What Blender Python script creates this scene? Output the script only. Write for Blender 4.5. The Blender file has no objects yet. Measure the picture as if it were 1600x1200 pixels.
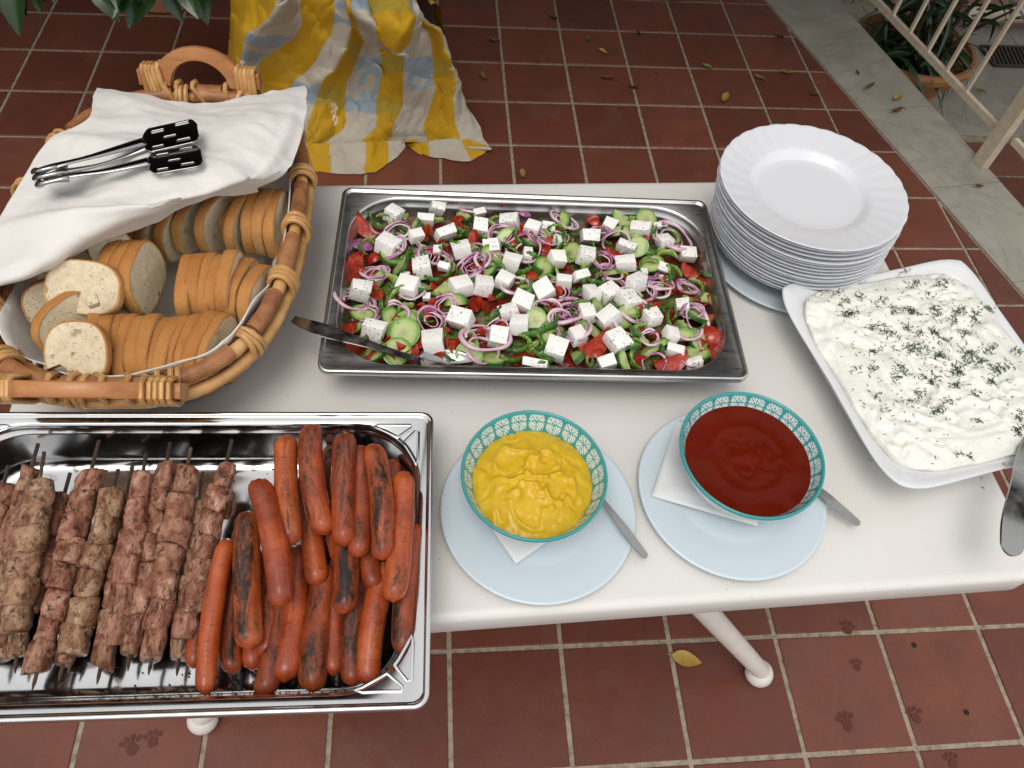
import bpy, bmesh, math, random
from mathutils import Vector, Matrix, Euler, noise as mnoise
rad = math.radians
pi = math.pi
R = random.Random(7)
scn = bpy.context.scene
col = scn.collection

# ------------------------------------------------------------------ camera
CAM_LOC = Vector((-0.10101, -0.70087, 1.53693))
CAM_ROT = Euler((0.60988, -0.07154, -0.02821), 'XYZ')
FOC = 1198.07                                   # focal length in units of a 1600 px wide frame
cam_d = bpy.data.cameras.new('camera'); cam = bpy.data.objects.new('camera', cam_d); col.objects.link(cam)
cam.location = CAM_LOC; cam.rotation_euler = CAM_ROT
cam_d.sensor_width = 36.0; cam_d.lens = 36.0*FOC/1600.0
cam_d.clip_start = 0.02; cam_d.clip_end = 400
scn.camera = cam
CAM_M = CAM_ROT.to_matrix(); CAM_I = CAM_M.transposed()

# ------------------------------------------------------------------ light
SUN_EL, SUN_AZ = rad(70), rad(205)              # azimuth from +Y clockwise
world = bpy.data.worlds.new('World'); scn.world = world; world.use_nodes = True
wn = world.node_tree; wn.nodes.clear()
w_out = wn.nodes.new('ShaderNodeOutputWorld'); w_bg = wn.nodes.new('ShaderNodeBackground')
w_sky = wn.nodes.new('ShaderNodeTexSky'); w_sky.sky_type = 'NISHITA'; w_sky.sun_disc = False
w_sky.sun_elevation = SUN_EL; w_sky.sun_rotation = SUN_AZ; w_sky.air_density = 1.0; w_sky.dust_density = 3.0; w_sky.ozone_density = 1.0
w_hsv = wn.nodes.new('ShaderNodeHueSaturation'); w_hsv.inputs['Saturation'].default_value = 0.28
wn.links.new(w_sky.outputs[0], w_hsv.inputs['Color']); w_cloud = wn.nodes.new('ShaderNodeMix'); w_cloud.data_type = 'RGBA'; w_cloud.inputs[0].default_value = 0.60      # high even overcast in front of the blue
w_cloud.inputs[7].default_value = (6.5, 6.42, 6.25, 1.0)
wn.links.new(w_hsv.outputs[0], w_cloud.inputs[6]); wn.links.new(w_cloud.outputs[2], w_bg.inputs[0]); wn.links.new(w_bg.outputs[0], w_out.inputs[0])
w_bg.inputs[1].default_value = 0.15
sun_d = bpy.data.lights.new('sun', 'SUN'); sun_d.energy = 1.1; sun_d.angle = rad(30); sun_d.color = (1.0, 0.93, 0.84)
sun = bpy.data.objects.new('sun', sun_d); col.objects.link(sun)
sd = Vector((math.sin(SUN_AZ)*math.cos(SUN_EL), math.cos(SUN_AZ)*math.cos(SUN_EL), math.sin(SUN_EL)))
sun.rotation_euler = (-sd).to_track_quat('-Z', 'Y').to_euler(); sun.location = sd*20
vs = scn.view_settings
vs.view_transform = 'Standard'; vs.look = 'None'; vs.gamma = 1.0; vs.exposure = 0.22; vs.use_curve_mapping = False
try:
    scn.cycles.max_bounces = 6; scn.cycles.diffuse_bounces = 3; scn.cycles.glossy_bounces = 4; scn.cycles.transmission_bounces = 2
    scn.cycles.use_denoising = True
    scn.cycles.caustics_reflective = False; scn.cycles.caustics_refractive = False
except Exception: pass

# ------------------------------------------------------------------ helpers
def at(px, py, z):
    """photo pixel (1600x1200) on the horizontal plane at height z -> world point"""
    d = CAM_M @ Vector(((px-800)/FOC, -(py-600)/FOC, -1.0))
    return CAM_LOC + d*((z-CAM_LOC.z)/d.z)
def proj(p):
    d = CAM_I @ (Vector(p)-CAM_LOC)
    if d.z > -0.05: return (-9999, -9999)
    return (800+FOC*d.x/-d.z, 600-FOC*d.y/-d.z)
def tag(o, label=None, cat=None, group=None, kind=None):
    if label: o['label'] = label
    if cat: o['category'] = cat
    if group: o['group'] = group
    if kind: o['kind'] = kind
    return o
def empty(name, loc=(0,0,0), rot=(0,0,0)):
    o = bpy.data.objects.new(name, None); col.objects.link(o)
    o.location = loc; o.rotation_euler = rot; o.empty_display_size = 0.02
    return o
def place(name, me, parent=None, loc=(0,0,0), rot=(0,0,0), scale=(1,1,1)):
    o = bpy.data.objects.new(name, me); col.objects.link(o)
    if parent: o.parent = parent
    o.location = loc; o.rotation_euler = rot; o.scale = scale
    return o
def copy_tree(o, parent=None):
    c = o.copy(); col.objects.link(c)
    if parent: c.parent = parent
    for ch in list(o.children): copy_tree(ch, c)
    return c
class G:
    """collects faces; build() makes ONE mesh"""
    def __init__(s): s.v=[]; s.f=[]; s.m=[]; s.c=None
    def add(s, V, F, m=0):
        n=len(s.v); s.v.extend([tuple(p) for p in V]); s.f.extend([tuple(i+n for i in q) for q in F]); s.m.extend([m]*len(F)); return n
    def box(s, c, sz, m=0, rot=None):
        c=Vector(c); x,y,z=[q/2 for q in sz]
        V=[Vector(p) for p in ((-x,-y,-z),(x,-y,-z),(x,y,-z),(-x,y,-z),(-x,-y,z),(x,-y,z),(x,y,z),(-x,y,z))]
        if rot is not None: V=[rot@p for p in V]
        s.add([p+c for p in V], [(0,3,2,1),(4,5,6,7),(0,1,5,4),(1,2,6,5),(2,3,7,6),(3,0,4,7)], m)
    def bar(s, a, b, w, h, m=0, up=(0,0,1)):
        a,b=Vector(a),Vector(b); d=(b-a).normalized(); u=Vector(up); x=d.cross(u)
        if x.length<1e-4: x=d.cross(Vector((1,0,0)))
        x.normalize(); y=x.cross(d)
        V=[]
        for p in (a,b):
            for i,j in ((-1,-1),(1,-1),(1,1),(-1,1)): V.append(p+x*(w/2*i)+y*(h/2*j))
        s.add(V,[(3,2,1,0),(4,5,6,7),(0,1,5,4),(1,2,6,5),(2,3,7,6),(3,0,4,7)],m)
    def rings(s, rs, m=0, closed=True, cap0=False, cap1=False, loop=False):
        """loft of equally long point rings"""
        n=len(rs[0]); V=[p for r in rs for p in r]; F=[]
        k=len(rs)
        for i in range(k if loop else k-1):
            a=i*n; b=((i+1)%k)*n
            for j in range(n if closed else n-1):
                j2=(j+1)%n; F.append((a+j,a+j2,b+j2,b+j))
        if cap0: F.append(tuple(range(n-1,-1,-1)))
        if cap1: F.append(tuple((k-1)*n+j for j in range(n)))
        return s.add(V,F,m)
    def tube(s, path, r, n=8, m=0, cap=True, loop=False, flat=1.0, up=None):
        P=[Vector(p) for p in path]; k=len(P); rs=[]
        rr=r if isinstance(r,(list,tuple)) else [r]*k
        prev=None
        for i in range(k):
            if loop: t=P[(i+1)%k]-P[i-1]
            else: t=P[min(i+1,k-1)]-P[max(i-1,0)]
            t.normalize()
            if prev is None:
                u=Vector(up) if up else Vector((0,0,1))
                if abs(t.dot(u))>0.95: u=Vector((1,0,0))
            else: u=prev
            if up: u=Vector(up)
            x=t.cross(u).normalized(); y=x.cross(t).normalized(); prev=y
            rs.append([P[i]+x*(rr[i]*math.cos(2*pi*j/n))+y*(rr[i]*flat*math.sin(2*pi*j/n)) for j in range(n)])
        s.rings(rs,m,True,cap and not loop,cap and not loop,loop)
    def lathe(s, prof, n=48, m=0, c=(0,0,0)):
        rs=[[(c[0]+r*math.cos(2*pi*j/n), c[1]+r*math.sin(2*pi*j/n), c[2]+z) for j in range(n)] for r,z in prof]
        s.rings(rs,m)
    def grid(s, fn, nu, nv, m=0):
        V=[fn(i/(nu-1), j/(nv-1)) for j in range(nv) for i in range(nu)]
        F=[(j*nu+i, j*nu+i+1, (j+1)*nu+i+1, (j+1)*nu+i) for j in range(nv-1) for i in range(nu-1)]
        return s.add(V,F,m)
    def mesh(s, name, mats, smooth=True, sharp=40, cols=None, k=1.0):
        if k!=1.0: s.v=[(p[0]*k,p[1]*k,p[2]*k) for p in s.v]
        me=bpy.data.meshes.new(name); me.from_pydata(s.v,[],s.f)
        if not isinstance(mats,(list,tuple)): mats=[mats]
        for q in mats: me.materials.append(q)
        if len(mats)>1: me.polygons.foreach_set('material_index', s.m)
        if smooth:
            me.polygons.foreach_set('use_smooth',[True]*len(s.f))
            if sharp and sharp<180: me.set_sharp_from_angle(angle=rad(sharp))
        if cols:
            a=me.color_attributes.new('Col','FLOAT_COLOR','POINT')
            a.data.foreach_set('color',[q for c in cols for q in (c[0],c[1],c[2],1.0)])
        me.update(); return me
    def build(s, name, mats, parent=None, loc=(0,0,0), rot=(0,0,0), **k):
        return place(name, s.mesh(name,mats,**k), parent, loc, rot)
    def world(s, name, mats, parent=None, **k):
        """vertices were given in world space; parent is an unrotated Empty"""
        if parent:
            l=parent.location; s.v=[(p[0]-l.x,p[1]-l.y,p[2]-l.z) for p in s.v]
        return s.build(name,mats,parent,**k)
def bevel_box(sx, sy, sz, b, seg=2, jitter=0.0, rnd=R):
    bm=bmesh.new(); bmesh.ops.create_cube(bm,size=1.0)
    for v in bm.verts:
        v.co=Vector((v.co.x*sx,v.co.y*sy,v.co.z*sz))+Vector((rnd.uniform(-1,1),rnd.uniform(-1,1),rnd.uniform(-1,1)))*jitter
    bmesh.ops.bevel(bm,geom=list(bm.edges),offset=b,segments=seg,profile=0.6,affect='EDGES')
    g=G(); bm.verts.ensure_lookup_table(); g.add([v.co.copy() for v in bm.verts],[[v.index for v in f.verts] for f in bm.faces]); bm.free()
    return g
def ico(sub):
    bm=bmesh.new(); bmesh.ops.create_icosphere(bm,subdivisions=sub,radius=1.0)
    V=[v.co.copy() for v in bm.verts]; F=[[v.index for v in f.verts] for f in bm.faces]; bm.free(); return V,F
def fbm(p, s, o=3):
    return mnoise.fractal(Vector(p)*s, 1.0, 2.0, o)
def cr(p0,p1,p2,p3,t):
    return 0.5*((2*p1)+(p2-p0)*t+(2*p0-5*p1+4*p2-p3)*t*t+(3*p1-p0-3*p2+p3)*t*t*t)
def spline(P, t):
    n=len(P)-1; x=min(max(t,0),1)*n; i=min(int(x),n-1); f=x-i
    g=lambda k: P[min(max(k,0),n)]
    return cr(g(i-1),g(i),g(i+1),g(i+2),f)
def patch(ctrl):
    """smooth surface through rows of control points"""
    rows=[[Vector(p) for p in r] for r in ctrl]
    def f(u,v): return spline([spline(r,u) for r in rows], v)
    return f
def polyline(P, n):
    P=[Vector(p) for p in P]; return [spline(P,i/(n-1)) for i in range(n)]
def rrect(w, d, r, n=8, z=0.0, c=(0,0)):
    """rounded rectangle, 4*(n+1) points, counter-clockwise"""
    out=[]
    for k,(sx,sy) in enumerate(((1,1),(-1,1),(-1,-1),(1,-1))):
        cx,cy=sx*(w/2-r),sy*(d/2-r)
        for i in range(n+1):
            a=pi/2*k+pi/2*i/n; out.append((c[0]+cx+r*math.cos(a), c[1]+cy+r*math.sin(a), z))
    return out
ORD=['zeroth','first','second','third','fourth','fifth','sixth','seventh','eighth','ninth','tenth','eleventh','twelfth','thirteenth','fourteenth','fifteenth','sixteenth','seventeenth','eighteenth','nineteenth','twentieth','twenty-first','twenty-second','twenty-third','twenty-fourth','twenty-fifth','twenty-sixth']

# ------------------------------------------------------------------ materials
class NM:
    def __init__(s, name, base=(.5,.5,.5), rough=.5, metal=0.0, spec=.5):
        s.m=bpy.data.materials.new(name); s.m.use_nodes=True; s.t=s.m.node_tree
        s.b=s.t.nodes['Principled BSDF']; s.set('Base Color',base); s.set('Roughness',rough); s.set('Metallic',metal)
        s.set('Specular IOR Level',spec); s._co=None
    def set(s,k,v):
        i=s.b.inputs[k]
        if hasattr(v,'links') or isinstance(v,bpy.types.NodeSocket): s.t.links.new(v,i)
        else: i.default_value=(tuple(v)+(1.0,))[:4] if isinstance(v,(tuple,list)) else v
        return s
    def n(s,typ,**k):
        x=s.t.nodes.new(typ)
        for a,b in k.items(): setattr(x,a,b)
        return x
    def put(s,sock,v):
        if isinstance(v,bpy.types.NodeSocket): s.t.links.new(v,sock)
        elif isinstance(v,(tuple,list)) and len(v)==3 and sock.type=='RGBA': sock.default_value=tuple(v)+(1.0,)
        else: sock.default_value=v
    def rnd(s): return s.n('ShaderNodeObjectInfo').outputs['Random']
    def co(s,rand=True):
        if s._co: return s._co
        tc=s.n('ShaderNodeTexCoord').outputs['Object']
        if rand:
            a=s.n('ShaderNodeVectorMath',operation='MULTIPLY_ADD'); s.put(a.inputs[0],s.rnd()); a.inputs[1].default_value=(13.7,7.1,5.3); s.put(a.inputs[2],tc); tc=a.outputs[0]
        s._co=tc; return tc
    def stretch(s,v,sc):
        a=s.n('ShaderNodeVectorMath',operation='MULTIPLY'); s.put(a.inputs[0],v); a.inputs[1].default_value=sc; return a.outputs[0]
    def noise(s,scale,detail=3,rough=.55,vec=None,dist=0.0):
        x=s.n('ShaderNodeTexNoise'); s.put(x.inputs['Vector'],vec or s.co()); x.inputs['Scale'].default_value=scale
        x.inputs['Detail'].default_value=detail; x.inputs['Roughness'].default_value=rough; x.inputs['Distortion'].default_value=dist
        return x.outputs[0]
    def vor(s,scale,vec=None,feature='F1',out=0,rand=1.0):
        x=s.n('ShaderNodeTexVoronoi',feature=feature); s.put(x.inputs['Vector'],vec or s.co()); x.inputs['Scale'].default_value=scale
        x.inputs['Randomness'].default_value=rand
        return x.outputs[out]
    def ramp(s,fac,stops,interp='LINEAR'):
        x=s.n('ShaderNodeValToRGB'); s.put(x.inputs[0],fac); e=x.color_ramp.elements; x.color_ramp.interpolation=interp
        while len(e)<len(stops): e.new(0.5)
        for q,(p,c) in zip(e,stops):
            q.position=p; q.color=(c,c,c,1) if isinstance(c,(int,float)) else tuple(c)+(1,)
        return x.outputs[0]
    def mix(s,fac,a,b,blend='MIX'):
        x=s.n('ShaderNodeMix',data_type='RGBA',blend_type=blend); s.put(x.inputs[0],fac); s.put(x.inputs[6],a); s.put(x.inputs[7],b); return x.outputs[2]
    def math(s,op,a,b=0.0,clamp=False):
        x=s.n('ShaderNodeMath',operation=op); x.use_clamp=clamp; s.put(x.inputs[0],a); s.put(x.inputs[1],b); return x.outputs[0]
    def sep(s,v):
        x=s.n('ShaderNodeSeparateXYZ'); s.put(x.inputs[0],v); return x.outputs
    def attr(s,name,typ='GEOMETRY'):
        x=s.n('ShaderNodeAttribute'); x.attribute_name=name; x.attribute_type=typ; return x
    def bump(s,h,strength=.5,dist=.002):
        x=s.n('ShaderNodeBump'); s.put(x.inputs['Height'],h); x.inputs['Strength'].default_value=strength; x.inputs['Distance'].default_value=dist
        s.t.links.new(x.outputs[0],s.b.inputs['Normal']); return s
MT={}
def simple(k,base,rough=.5,metal=0.0,spec=.5): MT[k]=NM(k,base,rough,metal,spec).m

q=NM('terracotta_tile',rough=.42,spec=.34); c=q.mix(q.rnd(),(.120,.034,.021),(.185,.056,.033)); n1=q.noise(9,5); n2=q.noise(160,4,.7)
c=q.mix(q.ramp(n1,[(.40,0),(.72,.8)]),c,(.105,.038,.027)); c=q.mix(q.ramp(q.noise(3.2,6,.7,dist=.8),[(.50,0),(.70,.55)]),c,(.16,.075,.055)); c=q.mix(q.ramp(n2,[(.3,.25),(.7,0)]),c,(.07,.025,.018))
c=q.mix(q.ramp(q.noise(420,2),[(.73,0),(.80,.45)]),c,(.34,.26,.2))
q.set('Base Color',c); q.set('Roughness',q.ramp(q.noise(22,4),[(.3,.30),(.7,.50)])); q.bump(n2,.25,.0008); MT['tile']=q.m
q=NM('grout',rough=.9,spec=.2); n1=q.noise(60,5,.7); q.set('Base Color',q.ramp(n1,[(.3,(.14,.11,.083)),(.5,(.31,.26,.20)),(.75,(.41,.35,.28))])); q.bump(q.noise(300,3),.6,.001); MT['grout']=q.m
q=NM('grey_marble',rough=.4,spec=.4); v=q.noise(3.0,5,.6,dist=2.5); n1=q.noise(6,6,.65)
vein=q.ramp(q.math('ABSOLUTE',q.math('SUBTRACT',v,.5)),[(0,.32),(.02,.10),(.08,0)])
c=q.mix(vein,q.ramp(n1,[(.3,(.27,.255,.21)),(.7,(.37,.352,.30))]),(.13,.13,.135)); c=q.mix(q.ramp(q.noise(2.1,3),[(.66,0),(.78,.45)]),c,(.30,.19,.09))
q.set('Base Color',c); q.set('Roughness',q.ramp(n1,[(.3,.35),(.7,.6)])); MT['marble']=q.m
q=NM('white_table_plastic',rough=.38,spec=.45); n1=q.noise(5,4); c=q.ramp(n1,[(.3,(.635,.625,.595)),(.7,(.69,.68,.655))]); c=q.mix(q.ramp(q.noise(210,2),[(.725,0),(.76,.7)]),c,(.16,.14,.12))
q.set('Base Color',c); q.bump(q.noise(900,2),.06,.0004); MT['table']=q.m
q=NM('brushed_steel',(.55,.55,.54),.3,1.0); n1=q.noise(30,4,.6,vec=q.stretch(q.co(False),(1,14,14))); q.set('Roughness',q.ramp(n1,[(.3,.26),(.7,.38)])); q.set('Base Color',q.ramp(q.noise(14,4),[(.3,(.50,.50,.49)),(.7,(.66,.66,.65))])); q.bump(q.noise(8,3),.06,.004); MT['steel']=q.m
q=NM('bright_steel',(.66,.66,.66),.14,1.0); n1=q.noise(18,5,.7); q.set('Roughness',q.ramp(n1,[(.3,.09),(.7,.20)])); q.bump(q.noise(11,3),.05,.004); MT['steel2']=q.m
q=NM('cutlery_steel',(.36,.36,.35),.16,1.0); q.set('Roughness',q.ramp(q.noise(60,4),[(.3,.10),(.7,.30)])); MT['cutlery']=q.m
q=NM('dark_chrome',(.34,.34,.34),.16,1.0); MT['chrome']=q.m
q=NM('bread_crust',rough=.6,spec=.12); n1=q.noise(28,4,.6); n2=q.noise(260,3,.7); z=q.sep(q.n('ShaderNodeTexCoord').outputs['Object'])[2]
top=q.ramp(q.math('ADD',q.math('MULTIPLY',z,11.0),q.math('MULTIPLY',n1,.75)),[(.08,(.68,.46,.21)),(.42,(.53,.28,.095)),(.85,(.39,.155,.042))])
c=q.mix(q.math('MULTIPLY',q.rnd(),.30),top,(.46,.22,.07)); c=q.mix(q.ramp(n2,[(.35,.3),(.6,0)]),c,(.34,.15,.05)); q.set('Base Color',c); q.bump(q.math('ADD',n2,q.math('MULTIPLY',n1,2.0)),.45,.0015); MT['crust']=q.m
q=NM('bread_crumb',rough=.9,spec=.15); p1=q.vor(260,rand=1.0); p2=q.noise(120,4,.7); pore=q.ramp(q.math('ADD',p1,q.math('MULTIPLY',q.noise(150,2),.5)),[(.30,0),(.50,1.0)]); big=q.ramp(q.noise(70,3),[(.28,0),(.36,1)])
c=q.ramp(p2,[(.3,(.56,.46,.30)),(.7,(.70,.61,.45))]); c=q.mix(pore,(.47,.37,.225),c); c=q.mix(big,(.36,.27,.15),c); q.set('Base Color',c); q.bump(q.math('ADD',pore,q.math('MULTIPLY',big,2.0)),.7,.0012); MT['crumb']=q.m
q=NM('pale_rattan',rough=.42,spec=.45); n1=q.noise(25,4,vec=q.stretch(q.co(),(1,1,1))); q.set('Base Color',q.ramp(n1,[(.25,(.34,.155,.048)),(.5,(.53,.29,.105)),(.75,(.64,.39,.17))])); q.bump(q.noise(200,3),.3,.0008); MT['rattan']=q.m
q=NM('brown_cane',rough=.45,spec=.4); n1=q.noise(35,5,.65); q.set('Base Color',q.ramp(n1,[(.25,(.15,.055,.022)),(.5,(.31,.13,.05)),(.8,(.46,.235,.10))])); q.bump(n1,.35,.0015); MT['cane']=q.m
q=NM('varnished_wood',rough=.36,spec=.45); n1=q.noise(9,5,.6,vec=q.stretch(q.co(),(1,6,6)),dist=.6); q.set('Base Color',q.ramp(n1,[(.3,(.33,.125,.042)),(.55,(.44,.19,.07)),(.8,(.51,.25,.10))])); q.bump(n1,.1,.001); MT['wood']=q.m
q=NM('white_cotton',rough=.85,spec=.2); n1=q.noise(18,4); q.set('Base Color',q.ramp(n1,[(.3,(.66,.64,.61)),(.7,(.71,.69,.66))])); q.set('Sheen Weight',.15); q.bump(q.math('ADD',q.math('MULTIPLY',q.noise(30,4,dist=.6),1.0),q.math('MULTIPLY',q.noise(1500,1),.04)),.5,.005); MT['cotton']=q.m
q=NM('paper_napkin',(.68,.69,.70),.9,spec=.2); xs=q.sep(q.co(False)); w=q.n('ShaderNodeTexWave'); q.put(w.inputs['Vector'],q.co(False)); w.inputs['Scale'].default_value=180; q.bump(w.outputs[1],.25,.0006); MT['paper']=q.m
q=NM('feta',rough=.75,spec=.3); n1=q.noise(90,4); c=q.ramp(n1,[(.3,(.82,.80,.76)),(.7,(.87,.86,.835))])
d=q.ramp(q.noise(330,2,.5),[(.60,0),(.635,1)]); msk=q.ramp(q.noise(55,2),[(.36,0),(.50,1)]); amt=q.attr('specks','OBJECT').outputs['Fac']
c=q.mix(q.math('MULTIPLY',q.math('MULTIPLY',d,msk),q.math('MULTIPLY',amt,.85)),c,(.10,.08,.045)); q.set('Base Color',c); q.bump(q.math('ADD',q.noise(240,4,.7),q.math('MULTIPLY',n1,.6)),.5,.0015); q.set('Subsurface Weight',.0); MT['feta']=q.m
q=NM('tomato_skin',rough=.16,spec=.5); n1=q.noise(40,3); q.set('Base Color',q.ramp(n1,[(.3,(.26,.012,.006)),(.7,(.42,.034,.013))])); MT['tom_skin']=q.m
q=NM('tomato_flesh',rough=.2,spec=.5); n1=q.noise(120,4,.6); c=q.ramp(n1,[(.3,(.28,.014,.007)),(.55,(.42,.045,.02)),(.75,(.52,.13,.065))]); sd_=q.ramp(q.vor(170),[(.08,1),(.16,0)]); c=q.mix(q.math('MULTIPLY',sd_,.6),c,(.68,.45,.18)); q.set('Base Color',c); q.bump(q.noise(150,4),.6,.002); MT['tom_flesh']=q.m
q=NM('cucumber_rind',rough=.25,spec=.5); n1=q.noise(90,3); q.set('Base Color',q.ramp(n1,[(.35,(.012,.06,.010)),(.7,(.05,.15,.025))])); MT['cuke_rind']=q.m
q=NM('cucumber_flesh',rough=.22,spec=.5); o=q.co(False); l=q.n('ShaderNodeVectorMath',operation='LENGTH'); st=q.stretch(o,(1,1,0)); q.put(l.inputs[0],st); rr=l.outputs['Value']
c=q.ramp(q.math('ADD',q.math('MULTIPLY',rr,45.0),q.math('MULTIPLY',q.noise(90,3),.3)),[(.15,(.30,.36,.13)),(.55,(.44,.50,.22)),(.80,(.33,.45,.14)),(.95,(.12,.25,.04))])
seed=q.ramp(q.vor(210),[(.10,1),(.2,0)]); sm=q.ramp(q.math('MULTIPLY',rr,45.0),[(.45,.7),(.6,0)]); c=q.mix(q.math('MULTIPLY',seed,sm),c,(.62,.60,.36))
sp=q.ramp(q.noise(520,2),[(.70,0),(.74,.8)]); c=q.mix(sp,c,(.05,.045,.02)); q.set('Base Color',c); q.bump(q.noise(180,3),.4,.001); MT['cuke_flesh']=q.m
q=NM('red_onion',rough=.2,spec=.5); z=q.sep(q.n('ShaderNodeTexCoord').outputs['Object'])[2]; n1=q.noise(45,3); e=q.ramp(q.math('ADD',n1,q.math('MULTIPLY',q.rnd(),.35)),[(.42,(.70,.58,.60)),(.66,(.58,.38,.47)),(.88,(.28,.06,.18))]); q.set('Base Color',e); q.set('Subsurface Weight',.0); q.bump(q.noise(120,2),.2,.001); MT['onion']=q.m
q=NM('purple_onion_skin',rough=.2,spec=.5); n1=q.noise(50,3,vec=q.stretch(q.co(),(4,1,1))); q.set('Base Color',q.ramp(n1,[(.3,(.20,.03,.13)),(.7,(.42,.16,.32))])); MT['onion_skin']=q.m
q=NM('green_pepper_skin',rough=.15,spec=.5); n1=q.noise(45,3); q.set('Base Color',q.ramp(n1,[(.3,(.018,.075,.006)),(.7,(.075,.185,.018))])); MT['pep_out']=q.m
q=NM('green_pepper_flesh',rough=.25,spec=.5); n1=q.noise(60,3); q.set('Base Color',q.ramp(n1,[(.3,(.20,.34,.06)),(.7,(.36,.47,.14))])); q.bump(q.noise(140,3),.3,.001); MT['pep_in']=q.m
q=NM('salad_mix',rough=.22,spec=.5); n1=q.vor(45,out=1); n0=q.noise(38,3); c=q.ramp(n0,[(.35,(.22,.014,.008)),(.5,(.09,.02,.01)),(.54,(.06,.12,.02)),(.66,(.14,.2,.04)),(.72,(.34,.16,.2))],'LINEAR'); q.set('Base Color',c); q.bump(q.noise(70,4),.8,.006); MT['bed']=q.m
q=NM('white_porcelain',(.68,.695,.715),.14,spec=.5); MT['porcelain']=q.m
q=NM('opal_plate_glass',(.665,.675,.71),.16,spec=.5); q.set('Coat Weight',.3); MT['opal']=q.m
q=NM('pale_blue_melamine',(.545,.63,.69),.30,spec=.45); MT['melamine']=q.m
q=NM('printed_bowl_glaze',rough=.12,spec=.5); q.set('Base Color',q.attr('Col').outputs['Color']); MT['bowl']=q.m
q=NM('mustard',rough=.24,spec=.3); n1=q.noise(45,3); q.set('Base Color',q.ramp(n1,[(.3,(.56,.345,.013)),(.7,(.64,.41,.022))])); q.bump(q.noise(90,3),.2,.0015); MT['mustard']=q.m
q=NM('ketchup',rough=.14,spec=.08); n1=q.noise(30,3); q.set('Base Color',q.ramp(n1,[(.3,(.100,.0080,.0025)),(.7,(.125,.010,.0032))])); MT['ketchup']=q.m
q=NM('tzatziki',rough=.35,spec=.4); n1=q.noise(40,4); c=q.ramp(n1,[(.3,(.72,.715,.65)),(.7,(.80,.80,.755))]); c=q.mix(q.ramp(q.noise(330,2),[(.72,0),(.77,.6)]),c,(.22,.28,.12)); q.set('Base Color',c); q.bump(q.noise(120,4),.5,.003); MT['tzatziki']=q.m
q=NM('chopped_dill',rough=.5); q.set('Base Color',q.ramp(q.noise(90,2),[(.3,(.016,.052,.010)),(.7,(.055,.125,.022))])); MT['dill']=q.m
q=NM('grilled_sausage',rough=.32,spec=.28); q.set('Coat Weight',.25); q.set('Coat Roughness',.12); n1=q.noise(26,4,.6); n2=q.noise(170,4,.7,vec=q.stretch(q.co(),(1,1.0,1))); ch=q.attr('char','OBJECT').outputs['Fac']; z=q.sep(q.n('ShaderNodeTexCoord').outputs['Object'])
c=q.ramp(q.math('ADD',n1,q.math('MULTIPLY',q.math('SUBTRACT',q.rnd(),.5),.35)),[(.25,(.205,.029,.008)),(.5,(.35,.058,.012)),(.75,(.46,.105,.024))])
bl=q.math('ADD',q.noise(42,5,.72,vec=q.stretch(q.co(),(1.25,.38,1.25)),dist=.5),q.math('MULTIPLY',q.math('SUBTRACT',z[2],.004),15.0)); bl=q.math('ADD',bl,q.math('SUBTRACT',q.math('MULTIPLY',ch,.50),.16))
c=q.mix(q.ramp(bl,[(.52,0),(.74,.8)]),c,(.12,.032,.012)); c=q.mix(q.ramp(q.math('ADD',bl,q.math('MULTIPLY',n2,.35)),[(.86,0),(1.0,1)]),c,(.020,.012,.008))
wr=q.noise(60,3,.6,vec=q.stretch(q.co(),(.7,3.5,1)),dist=1.0); c=q.mix(q.ramp(wr,[(.62,0),(.68,.5)]),c,(.06,.016,.008)); tip=q.ramp(q.math('ABSOLUTE',z[1]),[(.066,0),(.08,.5)]); c=q.mix(tip,c,(.30,.05,.015))
q.set('Base Color',c); q.set('Roughness',q.ramp(q.math('ADD',bl,n2),[(.9,.2),(1.5,.5)])); q.set('Specular IOR Level',q.ramp(bl,[(.55,.45),(.9,.14)])); q.bump(q.math('ADD',q.math('MULTIPLY',wr,.8),q.math('MULTIPLY',n2,.4)),.4,.0014); MT['sausage']=q.m
q=NM('grilled_pork',rough=.36,spec=.22); n1=q.noise(45,5,.65,dist=.8); n2=q.noise(150,5,.7); t=q.attr('tone','OBJECT').outputs['Fac']
pink=q.ramp(n1,[(.28,(.11,.034,.018)),(.46,(.25,.10,.062)),(.62,(.41,.22,.155)),(.72,(.58,.39,.30))]); tan=q.ramp(n1,[(.28,(.11,.042,.020)),(.46,(.25,.135,.075)),(.62,(.41,.275,.175)),(.72,(.58,.44,.31))]); c=q.mix(t,pink,tan)
c=q.mix(q.ramp(q.noise(80,4,.65),[(.53,0),(.64,.85)]),c,(.095,.027,.009)); c=q.mix(q.ramp(q.math('ADD',q.noise(75,5,.75),q.math('MULTIPLY',n2,.3)),[(.70,0),(.82,.9)]),c,(.028,.014,.008)); c=q.mix(q.ramp(q.noise(420,2),[(.64,0),(.68,.9)]),c,(.03,.02,.012))
q.set('Base Color',c); q.set('Roughness',q.ramp(n2,[(.3,.28),(.7,.55)])); q.bump(q.math('ADD',q.math('MULTIPLY',n1,1.3),q.math('MULTIPLY',n2,.6)),.6,.0035); MT['meat']=q.m
q=NM('skewer_wood',rough=.6); z=q.noise(16,3); q.set('Base Color',q.ramp(z,[(.42,(.022,.013,.008)),(.6,(.09,.05,.022)),(.75,(.36,.22,.09))])); MT['stick']=q.m
q=NM('cream_metal_paint',rough=.45); n1=q.noise(40,4); c=q.ramp(n1,[(.3,(.50,.43,.32)),(.7,(.60,.53,.41))]); c=q.mix(q.ramp(q.noise(120,3),[(.68,0),(.74,.5)]),c,(.25,.17,.1)); q.set('Base Color',c); MT['cream']=q.m
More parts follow.
